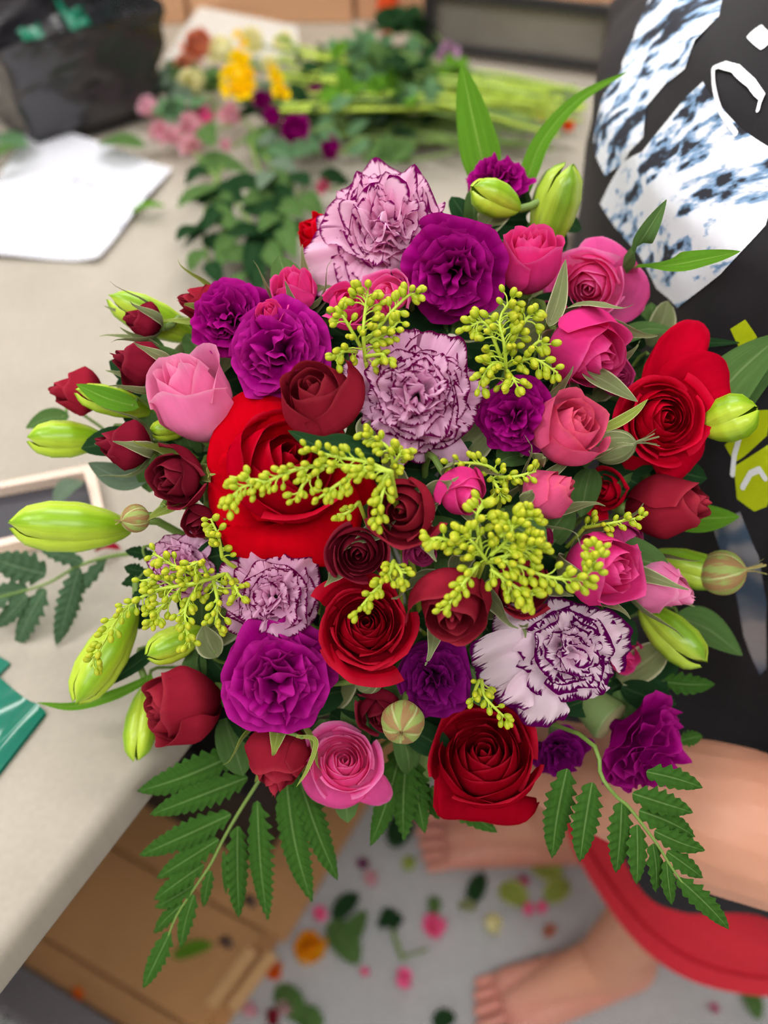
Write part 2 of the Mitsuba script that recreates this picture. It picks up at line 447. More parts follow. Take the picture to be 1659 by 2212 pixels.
# white board leaning on the cartons
wb = thing('foam_board', 'white foam board lying against the cartons behind the flowers', 'board')
q = [on(352, 130, .853), on(430, 14, .875), on(640, 56, .875), on(650, 120, .853)]
part(wb, 'board', (np.vstack([q, np.array(q) - [0, 0, .012]]), np.array([[0, 1, 2], [0, 2, 3], [4, 6, 5], [4, 7, 6], [0, 4, 5], [0, 5, 1], [1, 5, 6], [1, 6, 2], [2, 6, 7], [2, 7, 3], [3, 7, 4], [3, 4, 0]])), 'm_white', False)

# orange bottle
mat('m_orange_plastic', rgb(222, 74, 30), 0.35, 0.5)
ob = thing('orange_bottle', 'small orange bottle standing between the tan cartons', 'bottle')
pb = on(838, 64, TZ)
part(ob, 'body', turned(lathe([[0, 0], [.015, 0], [.017, .004], [.017, .05], [.012, .06], [.008, .066], [0, .066]], 20), np.eye(3), pb), 'm_orange_plastic', 40)
part(ob, 'cap', turned(lathe([[.009, .066], [.0095, .067], [.0095, .082], [0, .083]], 16), np.eye(3), pb), 'm_orange_plastic', 40)

# low black metal rack
mat('m_rack_panel', proc(lambda p, n, uv: mix(rgb(150, 142, 136), rgb(120, 114, 108), fbm(p.x * 12, p.y * 12, p.z * 20, 3))), 0.3, 0.6)
rk = thing('metal_rack', 'low black metal rack with a grey panel at the back of the table', 'rack')
A, B = on(925, 116, TZ), on(1306, 166, TZ)
d_ = unit(B - A)
b_ = np.array([-d_[1], d_[0], 0])


def bar(p0, p1, w):
    p0, p1 = np.asarray(p0), np.asarray(p1)
    R = frame(p1 - p0, [0.02, 0.1, 1.0])
    m = trimesh.creation.box([w, w, np.linalg.norm(p1 - p0)])
    return np.array(m.vertices) @ R.T + (p0 + p1) / 2, np.array(m.faces)


Z = np.array([0, 0, 1.0])
for p in (A, B, A + b_ * .10, B + b_ * .10):
    part(rk, 'leg', bar(p, p + Z * .086, .016), 'm_black_rack', False)
part(rk, 'top_rail', bar(A + Z * .090, B + Z * .090, .014), 'm_black_rack', False)
part(rk, 'top_rail', bar(A + b_ * .1 + Z * .090, B + b_ * .1 + Z * .090, .014), 'm_black_rack', False)
part(rk, 'side_rail', bar(A + Z * .090, A + b_ * .1 + Z * .090, .014), 'm_black_rack', False)
part(rk, 'side_rail', bar(B + Z * .090, B + b_ * .1 + Z * .090, .014), 'm_black_rack', False)
part(rk, 'bottom_rail', bar(A + Z * .012, B + Z * .012, .012), 'm_black_rack', False)
w_ = b_ * .008
part(rk, 'panel', (np.array([A + w_ + Z * .015, B + w_ + Z * .015, B + w_ + Z * .086, A + w_ + Z * .086, A + 2 * w_ + Z * .015, B + 2 * w_ + Z * .015, B + 2 * w_ + Z * .086, A + 2 * w_ + Z * .086]),
                   np.array([[0, 1, 2], [0, 2, 3], [4, 6, 5], [4, 7, 6], [3, 2, 6], [3, 6, 7]])), 'm_rack_panel', False)

# green sleeve and black tray at the near end of the table
mat('m_sleeve', proc(lambda p, n, uv: mi.Color3f(rgb(20, 112, 92)) * (0.8 + 0.4 * fbm(p.x * 20, p.y * 20, p.z * 40, 3))), 0.15, 0.7)
gs = thing('plastic_sleeve', 'shiny green plastic sleeve lying on the near end of the table', 'plastic sleeve')
c0, c1, c2, c3 = on(-60, 1425, TZ), on(102, 1545, TZ), on(-10, 1690, TZ), on(-190, 1560, TZ)
pp = (c0 * (1 - u[..., None]) + c1 * u[..., None]) * (1 - v_[..., None]) + (c3 * (1 - u[..., None]) + c2 * u[..., None]) * v_[..., None]
pp[..., 2] += .004 + .003 * np.sin(u * 7 + v_ * 3) * np.minimum(1, 4 * (1 - u)) + .003 * np.exp(-((u - .9) / .06) ** 2)
part(gs, 'film', join(grid(pp), grid(pp - [0, 0, .003])), 'm_sleeve', True)
gs2 = thing('plastic_tag', 'small green plastic corner above the shiny green sleeve', 'plastic tag')
c0, c1, c2, c3 = on(-40, 1395, TZ + .003), on(22, 1432, TZ + .003), on(-8, 1462, TZ + .003), on(-70, 1430, TZ + .003)
part(gs2, 'film', (np.array([c0, c1, c2, c3, c0 - Z * .0025, c1 - Z * .0025, c2 - Z * .0025, c3 - Z * .0025]), np.array([[0, 2, 1], [0, 3, 2], [0, 1, 5], [0, 5, 4], [1, 2, 6], [1, 6, 5], [2, 3, 7], [2, 7, 6]])), 'm_sleeve', False)
mat('m_pink_rim', rgb(232, 208, 192), 0.6)
mat('m_tray_inside', rgb(52, 50, 58), 0.5)
tr = thing('open_case', 'shallow open case with a pale pink rim and black inside on the table', 'case')
c0, c1, c2, c3 = on(-80, 1085, TZ), on(208, 1028, TZ), on(236, 1150, TZ), on(-70, 1225, TZ)
q = np.array([c0, c1, c2, c3])
cen = q.mean(0)
inn = cen + (q - cen) * [.86, .80, 1]
part(tr, 'floor', (np.vstack([inn + Z * .004, inn + Z * .001]), np.array([[0, 2, 1], [0, 3, 2], [4, 5, 6], [4, 6, 7]])), 'm_tray_inside', False)
for i in range(4):
    j = (i + 1) % 4
    b0 = np.array([q[i], q[j], inn[j], inn[i]])
    part(tr, 'rim', (np.vstack([b0 + Z * .001, b0 + Z * .014]), np.array([[0, 1, 2], [0, 2, 3], [4, 6, 5], [4, 7, 6], [0, 4, 5], [0, 5, 1], [1, 5, 6], [1, 6, 2], [2, 6, 7], [2, 7, 3], [3, 7, 4], [3, 4, 0]])), 'm_pink_rim', False)

# ---------------------------------------------------------------- flower builders
def petal_patch(fn, nu=13, ns=12):
    """fn(u, s) -> (.., 3) with u across -1..1 and s 0..1; returns mesh and uv"""
    u, s = np.meshgrid(np.linspace(-1, 1, nu), np.linspace(0, 1, ns), indexing='ij')
    p = fn(u, s)
    return grid(p), np.stack([u.ravel(), s.ravel()], 1)


PROF_S = np.array([0, .15, .3, .5, .7, .85, 1.0])


def rose_petals(N, Rout, H, top_in, top_out, openness, seed, nu=13, ns=12, h_out=0.8, w_out=1.0, roll_amt=0.5, first=0.1, belly=1.0, drop=.30):
    """petals of a rose of outer body radius Rout and height H; the local z axis looks out of the bloom, z = 0 at mid height"""
    g = np.random.default_rng(seed)
    out = []
    a0 = g.uniform(0, 6.28)
    for i in range(N):
        t = i / max(N - 1, 1)
        Ri = Rout * (first + (1 - first) * t ** 0.85) * (1 + g.uniform(-.04, .04))
        top = (top_in + (top_out - top_in) * t ** 1.6) * (1 + g.uniform(-.05, .05))
        Hi = H * (1 + (h_out - 1) * t ** 2) * (1 + g.uniform(-.05, .04))
        W = 1.75 + (w_out - 1.75) * t ** 0.8 + g.uniform(-.05, .1)
        th0 = a0 + i * 2.39996 + g.uniform(-.2, .2)
        roll = roll_amt * t ** 1.5 * g.uniform(.5, 1.2)
        sp = g.uniform(.06, .15)
        rad = np.array([.22, .60, .84 * belly, 1.0 * belly, (.97 + .3 * (top - .97)) * (0.5 + 0.5 * belly), .97 + .62 * (top - .97), top])
        tipk = g.uniform(.02, .06) * (.25 if drop < .19 else 1)
        ph, sd = g.uniform(0, 6.28), int(g.integers(1e6))
        lean = g.uniform(-.06, .06)

        def fn(u, s, Ri=Ri, top=top, Hi=Hi, W=W, th0=th0, roll=roll, sp=sp, rad=rad, tipk=tipk, ph=ph, sd=sd, lean=lean, t=t):
            o = 1 - drop * np.abs(u) ** 2.6 + tipk * np.exp(-(u / .16) ** 2)
            q = s * o
            r = Ri * np.interp(np.minimum(q, 1.0), PROF_S, rad) * (1 + np.maximum(q - 1, 0))
            r = r * (1 + sp * u)
            z = Hi * q * (1 - .10 * max(top - 1, 0) * q)
            w = W * (.42 + .58 * np.clip(s * 1.7, 0, 1) ** .7)
            th = th0 + u * w + lean * q * 3
            e = np.clip((s - .80) / .20, 0, 1) ** 2
            side = .45 + .75 * np.abs(u) ** 1.5
            r = r + roll * Ri * .34 * e * side
            z = z - roll * Ri * .34 * e * side
            n = meshkit.noise(np.stack([u * 2.2 + sd % 97, s * 2.5 + ph, np.full_like(u, sd % 13)], -1), 3) - .5
            r = r + Ri * .10 * n * s
            z = z + Ri * .06 * np.sin(u * 6 + ph) * s ** 3 * (.3 + t)
            return np.stack([r * np.cos(th), r * np.sin(th), z - H / 2], -1)
        out.append(petal_patch(fn, nu, ns))
    return out


def leaf_strip(path, width, normal, nseg=14, nu=5, fold=0.25, curl=0.0, shape='lance', teeth=0):
    """a leaf along a path; width = half width in metres at its widest; normal = side it shows"""
    c = spline(path, nseg) if not teeth else spline(path, nseg)
    tan = np.gradient(c, axis=0)
    tan /= np.linalg.norm(tan, axis=1, keepdims=True)
    nrm = np.broadcast_to(normal, c.shape)
    lat = np.cross(nrm, tan)
    lat /= np.maximum(np.linalg.norm(lat, axis=1, keepdims=True), 1e-9)
    nn = np.cross(tan, lat)
    s = np.linspace(0, 1, nseg)
    if shape == 'lance':
        w = np.sin(np.pi * s ** .75) ** .8
    elif shape == 'blade':
        w = np.minimum(1, .55 + s * 1.3) * (1 - s ** 2.6) ** .8
    elif shape == 'oval':
        w = np.sin(np.pi * (.03 + .97 * s) ** .9) ** .6
    elif shape == 'sepal':
        w = np.interp(s, [0, .12, .3, .5, .7, 1], [.55, .95, 1, .66, .28, .05])
    elif shape == 'strap':
        w = np.minimum(1, .7 + s) * (1 - s ** 4) ** .7
    else:
        w = 1 - s
    w = np.maximum(w, .02)
    u = np.linspace(-1, 1, nu)
    P = c[None] + u[:, None, None] * (w * width)[None, :, None] * lat[None] + (np.abs(u)[:, None, None] * fold + curl * (u ** 2)[:, None, None]) * (w * width)[None, :, None] * nn[None]
    uu, ss = np.meshgrid(u, s, indexing='ij')
    return grid(P), np.stack([uu.ravel(), ss.ravel()], 1)


def big_petal(path, w, nrm, cup, seed):
    """a broad rounded outer petal, its rim rolled back"""
    c = spline(path, 20)
    tan = np.gradient(c, axis=0)
    tan /= np.linalg.norm(tan, axis=1, keepdims=True)
    lat = np.cross(nrm, tan)
    lat /= np.linalg.norm(lat, axis=1, keepdims=True)
    nn = np.cross(tan, lat)
    u, s = np.meshgrid(np.linspace(-1, 1, 19), np.linspace(0, 1, 20), indexing='ij')
    g = np.random.default_rng(int(seed))
    ph = g.uniform(0, 6.28, 2)
    o = np.sqrt(np.clip(1 - .80 * np.abs(u) ** 2.4, 0, 1)) + .035 * np.exp(-((u - .1 * np.sin(ph[0])) / .16) ** 2) + .02 * np.sin(5 * u + ph[1])
    q = np.clip(s * o, 0, 1) * 19
    i0 = np.clip(q.astype(int), 0, 18)
    fr = (q - i0)[..., None]
    mixd = lambda x: x[i0] * (1 - fr) + x[i0 + 1] * fr
    ww = w * (.34 + .66 * np.clip(s * 1.5, 0, 1) ** .8)
    e = np.clip((np.maximum(s, np.abs(u)) - .80) / .20, 0, 1) ** 2 * np.clip(s * 2 - .4, 0, 1)
    h = ww * (cup * u ** 2 + .06 * np.sin(u * 4 + ph[0]) * s ** 2 - .22 * e) + w * .05 * (meshkit.noise(np.stack([u * 2 + 9, s * 3, u * 0 + seed % 50], -1), 1) - .5)
    P = mixd(c) + mixd(lat) * (u * ww)[..., None] + mixd(nn) * h[..., None]
    return grid(P), np.stack([u.ravel(), np.maximum(s, np.abs(u) * .9 * np.clip(s * 1.4, 0, 1)).ravel()], 1)


BIND = at(935, 1500, .815)
AXIS = unit(BIND - at(850, 1080, .56))


def stem_path(base, n, seed):
    g = np.random.default_rng(seed)
    off = g.normal(0, 1, 3) * .010
    b = BIND + off
    return spline([base, base - n * .028, base * .45 + b * .55 - n * .018, b, b + AXIS * .12 + off], 16)


def add_stem(k, base, n, seed, r=.0021, m='m_stem', leaves=0):
    path = stem_path(base, n, seed)
    part(k, 'stem', tube(path, r, 6), m, True, np.zeros((16 * 6 + 2, 2)))
    g = np.random.default_rng(seed + 5)
    for j in range(leaves):
        i = int(g.integers(3, 7))
        p0 = path[i]
        a = g.uniform(0, 6.28)
        out = unit(unit(p0 - BIND) * .9 + np.cos(a) * RT + np.sin(a) * UP)
        L = g.uniform(.03, .048)
        nrm = unit(CAM - p0 + g.normal(0, .12, 3))
        m_, uv = leaf_strip([p0, p0 + out * L * .5 + nrm * .004, p0 + out * L - nrm * .004], L * .28, nrm, 9, 5, .2, shape='oval')
        part(k, 'leaf', m_, 'm_dark_leaf' if j % 2 else 'm_mid_leaf', True, uv)


def add_sepals(k, R, p, radius, H, num, length, spread, seed, m='m_sepal', width=.30, a0=None, stem=True):
    g = np.random.default_rng(seed)
    a0 = g.uniform(0, 6.28) if a0 is None else math.radians(a0)
    for j in range(num):
        a = a0 + j * 2 * np.pi / num + g.uniform(-.15, .15)
        L = length * g.uniform(1.0, 1.35)
        sp = spread * g.uniform(.6, 1.4)
        s = np.linspace(0, 1, 6)
        r = radius * (np.array([.18, .80, 1.10, 1.12, 1.08, 1.05]) + sp * s ** 2.2 * 1.5)
        z = -H * .52 + L * np.array([-.02, .10, .36, .62, .84, 1.0]) - sp * radius * s ** 3 * .8
        pts = np.stack([r * np.cos(a), r * np.sin(a), z], 1)
        m_, uv = leaf_strip(pts @ R.T + p, radius * width, R @ np.array([np.cos(a), np.sin(a), .15]), 16, 7, -.25, shape='sepal')
        part(k, 'sepal', m_, m, True, uv)


def rose(base, label, px, py, d, diam, ang, tilt, m, N=18, H=1.2, top=(.55, 1.0), group=None, seed=0, sepals=0, sep_len=1.0, sep_spread=.2, sep_m='m_sepal', extra=(), roll=0.0, leaves=1,
         h_out=.8, w_out=1.0, roll_amt=.5, nu=13, ns=12, belly=1.0, first=.1, cat='rose', sep_a0=None, drop=.30, extra_m=None):
    """a rose whose body is centred on pixel px, py at depth d, diam pixels across"""
    k = thing(base, label, cat, group)
    p = at(px, py, d)
    n = facing(p, ang, tilt)
    R = frame(n, roll=roll)
    rad = diam / 2 * d / FPX / max(1.0, top[1] + roll_amt * .28)
    h = H * rad
    for (v, f), uv in rose_petals(N, rad, h, top[0], top[1], 0, seed + 100, nu, ns, h_out, w_out, roll_amt, first, belly, drop):
        part(k, 'petal', (v @ R.T + p, f), m, True, uv)
    for (pts, wpx, nrm, cup) in extra:        # big outer petals: pixel path from foot to tip
        mm, uv = big_petal([at(*q) for q in pts], wpx / 2 * d / FPX, unit(nrm[0] * RT + nrm[1] * UP - nrm[2] * FW), cup, seed + wpx)
        part(k, 'petal', mm, extra_m or m, True, np.stack([uv[:, 0], uv[:, 1] * .95], 1))
    base_p = p - n * h * .5
    cup_ = lathe([[0, -.30], [.16, -.26], [.26, -.10], [.30, .02], [.24, .10], [0, .12]], 10)
    part(k, 'calyx', turned(cup_, R, base_p, rad), 'm_stem', True, np.zeros((60, 2)))
    if sepals:
        add_sepals(k, R, p, rad, h, sepals, h * sep_len, sep_spread, seed + 7, sep_m, a0=sep_a0)
    add_stem(k, base_p - n * rad * .25, n, seed, leaves=leaves)
    return k


def carnation(base, label, px, py, d, diam, ang, tilt, m, N=42, seed=0, depth=.62, group=None, roll=0.0, ruffle=.13, wmax=.62, stem=True, sub=(29, 13), droop=.10, teeth=13, fill=.13, calyx=True, calyx_w=1.0, extra=()):
    k = thing(base, label, 'carnation', group)
    p = at(px, py, d)
    n = facing(p, ang, tilt)
    R = frame(n, roll=roll)
    rad = diam / 2 * d / FPX
    g = np.random.default_rng(seed + 31)
    a0 = g.uniform(0, 6.28)
    for i in range(N):
        t = (i + .5) / N
        th = a0 + i * 2.39996 + g.uniform(-.25, .25)
        Rr = (fill * .5 + (1 - fill * .5) * t ** .75) * g.uniform(.78, 1.10)
        zt = depth * (1 - 1.05 * t ** 1.7) + g.uniform(-.13, .11) - droop * t ** 3
        P0 = np.array([.05, 0, -.55])
        P1 = np.array([Rr * .30, 0, zt - .02 + .10 * t])
        P2 = np.array([Rr, 0, zt])
        wm = wmax * (.62 + .38 * t) * g.uniform(.85, 1.15)
        k1, k2, p1, p2, p3 = g.uniform(2.0, 3.4), g.uniform(5, 8), *g.uniform(0, 6.28, 3)
        amp = ruffle * (1.35 - .75 * t) * g.uniform(.7, 1.3)
        tw = g.uniform(-.5, .5) * (1.2 - t)

        def fn(u, s, P0=P0, P1=P1, P2=P2, wm=wm, k1=k1, k2=k2, p1=p1, p2=p2, p3=p3, amp=amp, tw=tw, th=th):
            tooth = np.abs(((u * teeth + p3) % 1.0) - .5) * 2
            o = 1 - .20 * u ** 2 - .26 * u ** 6 + .050 * (tooth - .5) * (s > .9) + .04 * np.sin(u * 5 + p2)
            q = np.clip(s * o, 0, 1.1)[..., None]
            c = (1 - q) ** 2 * P0 + 2 * q * (1 - q) * P1 + q ** 2 * P2
            dq = 2 * (1 - q) * (P1 - P0) + 2 * q * (P2 - P1)
            dq /= np.maximum(np.linalg.norm(dq, axis=-1, keepdims=True), 1e-9)
            lat = np.array([0, 1.0, 0])
            nr = np.cross(dq, lat)
            w = wm * (.08 + .92 * np.clip((s - .25) / .75, 0, 1) ** .9)
            ruf = amp * s ** 2 * (np.sin(k1 * 1.7 * u + p1) + .42 * s * np.sin(k2 * 2.2 * u + p2) + tw * u * 1.5)
            x = c + lat * (w * u * (1 - .10 * np.abs(np.cos(k1 * 2.2 * u + p1))))[..., None] + nr * ruf[..., None]
            x = x - np.array([1.0, 0, 0]) * (w * u ** 2 * .28)[..., None]
            cs, sn = math.cos(th), math.sin(th)
            return np.stack([x[..., 0] * cs - x[..., 1] * sn, x[..., 0] * sn + x[..., 1] * cs, x[..., 2]], -1)
        (v, f), uv = petal_patch(fn, *sub)
        uv[:, 1] = np.maximum(uv[:, 1], np.abs(uv[:, 0]) * np.clip(uv[:, 1] * 1.1, 0, 1) * .985)
        uv[:, 0] = uv[:, 0] * wm * 1.3 + i * 3.7 + seed
        part(k, 'petal', ((v * rad) @ R.T + p, f), m, True, uv)
    for (pts, wpx, nrm, cup, sd) in extra:    # broad guard petals, pixel path from foot to tip
        c = spline([at(*q) for q in pts], 12)
        nr = unit(nrm[0] * RT + nrm[1] * UP - nrm[2] * FW)
        tan = np.gradient(c, axis=0)
        lat = np.cross(nr, tan)
        lat /= np.linalg.norm(lat, axis=1, keepdims=True)
        w = wpx / 2 * d / FPX
        u, s = np.meshgrid(np.linspace(-1, 1, 25), np.linspace(0, 1, 12), indexing='ij')
        gg = np.random.default_rng(sd)
        q1, q2 = gg.uniform(0, 6.28, 2)
        o = np.clip(s * (1 - .26 * u ** 2 + .04 * np.abs(((u * 9 + q1) % 1) - .5) * (s > .9) + .03 * np.sin(u * 6 + q2)), 0, 1)
        idx = o * 11
        i0 = np.clip(idx.astype(int), 0, 10)
        fr = (idx - i0)[..., None]
        cc = c[i0] * (1 - fr) + c[i0 + 1] * fr
        ll = lat[i0] * (1 - fr) + lat[i0 + 1] * fr
        ww = w * (.25 + .75 * np.clip(s * 1.3, 0, 1) ** .8)
        P = cc + ll * (u * ww)[..., None] + nr * (w * (.14 * s * np.sin(u * 4.4 + q1) + .11 * s ** 2 * np.sin(u * 11 + q2) + cup * u ** 2))[..., None]
        uv = np.stack([(u * 1.2 + sd).ravel(), np.minimum(np.maximum(s, np.abs(u) * np.clip(s * 1.1, 0, 1) * .985) * 1.035, 1.0).ravel()], 1)
        part(k, 'petal', grid(P), m, True, uv)
    if calyx:
        cal = np.array([1, 1.0])*0 + [calyx_w, 1.0]
        cal = lathe(cal * np.array([[0, -1.35], [.10, -1.34], [.17, -1.2], [.20, -.9], [.24, -.55], [.22, -.5], [0, -.48]]), 12)
        uvc = np.tile(np.stack([np.zeros(7), np.linspace(0, 1, 7)], 1), (12, 1))
        part(k, 'calyx', turned(cal, R, p, rad), 'm_carnation_calyx', True, uvc)
    if stem:
        add_stem(k, p - n * rad * 1.3, n, seed, r=.0022)
    return k


def lily_bud(base, label, px, py, d, length, width, ang, tilt, m='m_lily', seed=0, spread=.10, roll=0.0, group=None, stem=True, blunt=.62, n_tepal=3):
    """closed lily bud: px, py is its middle; it points along image angle ang"""
    k = thing(base, label, 'lily bud', group)
    p = at(px, py, d)
    n = facing(p, ang, tilt)
    R = frame(n, roll=roll)
    sc = d / FPX
    st = max(math.sin(math.radians(tilt)), .35)
    L = (length - width * (1 - st)) * sc / st
    W = width / 2 * sc
    g = np.random.default_rng(seed)
    for j in range(n_tepal):
        a = j * 2 * np.pi / n_tepal + .3
        half = np.pi / n_tepal
        Lj = L * g.uniform(.96, 1.02)

        def fn(u, s, a=a, Lj=Lj):
            prof = np.interp(s, [0, .06, .2, .45, .7, .88, .96, 1], [.22, .42, .72, 1.0, .98, blunt + .1, blunt * .62, .05])
            bulge = 1 - .20 * np.abs(u) ** 3.2
            ang_ = a + u * half * (1.02 + .02 * s)
            r = W * prof * bulge
            off = W * spread * np.clip((s - .55) / .45, 0, 1) ** 1.2
            x = r * np.cos(ang_) + off * np.cos(a)
            y = r * np.sin(ang_) + off * np.sin(a)
            z = (s - .5) * Lj + .04 * Lj * (1 - np.abs(u)) * s ** 6
            return np.stack([x, y, z], -1)
        (v, f), uv = petal_patch(fn, 11, 18)
        part(k, 'tepal', (v @ R.T + p, f), m, True, uv)
    if stem:
        add_stem(k, p - n * L * .49, n, seed + 3, r=.0026)
    return k


def round_bud(base, label, px, py, d, diam, ang, tilt, seed=0, m='m_calyx', tail=.5, elong=1.0, group=None, core=None, spread=0.0, tails=1.0):
    """closed rosebud wrapped in its sepals"""
    k = thing(base, label, 'rosebud', group)
    p = at(px, py, d)
    n = facing(p, ang, tilt)
    R = frame(n)
    r = diam / 2 * d / FPX
    core_ = lathe([[0, -elong], [.5, -.86 * elong], [.85, -.45 * elong], [.94, 0], [.82, .48 * elong], [.45, .85 * elong], [0, .98 * elong]], 14)
    part(k, 'body', turned(core_, R, p, r), core or m, True, np.tile(np.stack([np.zeros(7), np.linspace(0, 1, 7)], 1), (14, 1)))
    g = np.random.default_rng(seed)
    for j in range(5):
        a = j * 2 * np.pi / 5 + .2

        def fn(u, s, a=a):
            s1 = np.clip(s / .86, 0, 1)
            lat = -np.pi / 2 + s1 * np.pi * .97
            w = (np.pi / 5) * (1.07 - .12 * s1 ** 3)
            rr = r * (1.0 + .03 * (1 - np.abs(u)) - .02 * np.abs(u))
            x = rr * np.cos(lat) * np.cos(a + u * w)
            y = rr * np.cos(lat) * np.sin(a + u * w)
            z = elong * rr * np.sin(lat)
            e = np.clip((s - .86) / .14, 0, 1)
            z = z + e * r * tail * 1.5
            x = x + e * e * r * tail * math.cos(a) * (.5 + spread)
            y = y + e * e * r * tail * math.sin(a) * (.5 + spread)
            return np.stack([x, y, z], -1)
        (v, f), uv = petal_patch(fn, 7, 16)
        part(k, 'sepal', (v @ R.T + p, f), m, True, uv)
    part(k, 'neck', turned(lathe([[0, -1.5], [.22, -1.5], [.30, -1.15], [.34, -.9], [0, -.85]], 10), R, p + n * r * (1 - elong) * .9, r), 'm_stem', True, np.zeros((50, 2)))
    add_stem(k, p - n * r * (1.4 + (elong - 1)), n, seed + 3, r=.0018)
    return k


# one bud of golden aster, shared by all sprays
_prof = [[0, -1.1], [.5, -.95], [.88, -.45], [1.0, .1], [.86, .62], [.55, 1.0], [.30, 1.12], [.28, 1.0], [0, .92]]
_v, _f = lathe(_prof, 10)
_uv = np.tile(np.stack([np.zeros(9), np.linspace(0, 1, 9)], 1), (10, 1)) + np.repeat(np.stack([np.arange(10) * .3, np.zeros(10)], 1), 9, 0)
GOLD_BUD = mikit.ply((_v, _f), 'm_gold_bud', smooth=True, uv=_uv)


def gold_spray(label, branches, d, seed, bud_px=20, down=0.25, group='golden aster sprays'):
    """branches: (pixel path [(x, y, depth offset mm)], number of buds, spread in pixels)"""
    k = thing('golden_aster_spray', label, 'golden aster', group)
    g = np.random.default_rng(seed)
    twigs = []
    sc = d / FPX
    for pts, num, spread in branches:
        path = spline([at(q[0], q[1], d + (q[2] if len(q) > 2 else 0) / 1000) for q in pts], 24)
        twigs.append(tube(path, np.linspace(.0013, .0007, 24), 5))
        for j in range(num):
            s = ((j + g.uniform(0, 1)) / num) ** .9
            i = min(int(s * 23), 22)
            q = path[i]
            tan = unit(path[i + 1] - path[i])
            a = g.uniform(0, 2 * np.pi)
            side = unit(np.cross(tan, FW))
            off = math.cos(a) * side + math.sin(a) * -FW * .8
            off = unit(off + tan * .7 - UP * down + 0.12 * g.normal(0, 1, 3))
            if off @ FW > .3:
                off = unit(off - 1.2 * FW * (off @ FW))
            ln = spread * sc * g.uniform(.55, 1.5) * (1.12 - .5 * s)
            b = q + off * ln
            size = bud_px / 2 * sc * g.uniform(.68, .95) / 1.05
            twigs.append(tube(spline([q, q + off * ln * .5 + tan * ln * .15, b], 5), .00045, 4, cap=False))
            R = frame(off, roll=float(g.uniform(0, 360)))
            M = np.eye(4)
            M[:3, :3] = R * size * np.array([.92, .92, 1.12])
            M[:3, 3] = b + off * size * .8
            scene[child(k, 'bud')] = {**GOLD_BUD, 'to_world': T(M.tolist())}
    first = branches[0][0][0]
    b0 = at(first[0], first[1], d + (first[2] if len(first) > 2 else 0) / 1000)
    twigs.append(tube(stem_path(b0, unit(b0 - BIND), seed), .0013, 6))
    tw = join(*twigs)
    part(k, 'stem', tw, 'm_stem_lime', True, np.zeros((len(tw[0]), 2)))
    return k


def pinna_mesh(a, b, w, nrm, lobes, seed, bend=0.0, deep=.42):
    """one toothed fern leaflet from a to b (points), half width w"""
    g = np.random.default_rng(seed)
    per = 5
    ns = lobes * per + 1
    s = np.linspace(0, 1, ns)
    L = np.linalg.norm(b - a)
    tan = unit(b - a)
    lat = unit(np.cross(nrm, tan))
    nn = np.cross(tan, lat)
    c = a + (b - a) * s[:, None] + nn * (np.sin(s * np.pi) * .05 * L)[:, None] + lat * (np.sin(s * np.pi) * bend * L)[:, None]
    env = np.interp(s, [0, .06, .22, .45, .75, .93, 1], [.45, .72, 1.0, .92, .56, .20, .01])
    rows = []
    us = np.array([-1, -.66, -.3, 0, .3, .66, 1])
    for u in us:
        ph = ((s * lobes) + (.5 if u < 0 else 0)) % 1.0
        saw = np.interp(ph, [0, .55, .85, 1.0], [.0, .75, 1.0, .0])
        k = 1 - (deep * (1.15 - s)) * (1 - saw) * (abs(u) > .5) * (1 if abs(u) == 1 else .55)
        sweep = (abs(u) ** 1.4) * .09 * L * env
        h = .10 * w * np.sin(ph * 2 * np.pi) * abs(u) + .16 * w * abs(u) - .22 * w * u * u
        rows.append(c + lat * (u * w * env * k)[:, None] + tan * sweep[:, None] + nn * h[:, None])
    P = np.stack(rows)
    uu, ss = np.meshgrid(us, s, indexing='ij')
    return grid(P), np.stack([uu.ravel(), ss.ravel()], 1)


def fern(label, rachis, pinnae, d, seed, m='m_fern', stem_to_bind=True, deep=.42, group=None):
    """rachis: (x, y, depth offset mm) pixels; pinnae: (x0, y0, x1, y1, width, depth offset of tip mm)"""
    k = thing('fern_frond', label, 'fern', group)
    path = [at(q[0], q[1], d + (q[2] if len(q) > 2 else 0) / 1000) for q in rachis]
    if stem_to_bind:
        path = [BIND + AXIS * .05, BIND] + path
    pth = spline(path, 40)
    part(k, 'stalk', tube(pth, np.linspace(.0016, .0006, 40), 6), 'm_stem', True, np.zeros((242, 2)))
    R_ = np.array([at(q[0], q[1], d + (q[2] if len(q) > 2 else 0) / 1000) for q in rachis])
    fine = spline(R_, 120)
    g = np.random.default_rng(seed)
    for j, q in enumerate(pinnae):
        a0 = at(q[0], q[1], d)
        i = int(np.argmin(np.linalg.norm((fine - CAM) / ((fine - CAM) @ FW)[:, None] - (a0 - CAM) / ((a0 - CAM) @ FW), axis=1)))
        da = (fine[i] - CAM) @ FW
        a = at(q[0], q[1], da)
        dt = da + (q[5] if len(q) > 5 else g.uniform(-6, 10)) / 1000
        b = at(q[2], q[3], dt)
        L = math.hypot(q[2] - q[0], q[3] - q[1])
        nrm = unit(-FW + .25 * g.normal(0, 1) * RT + (.2 + .2 * g.normal(0, 1)) * UP)
        mm, uv = pinna_mesh(a, b, q[4] / 2 * da / FPX * 1.36, nrm, max(5, int(L / 19)), seed * 50 + j, g.uniform(-.03, .03), deep)
        part(k, 'leaflet', mm, m, True, uv)
    return k


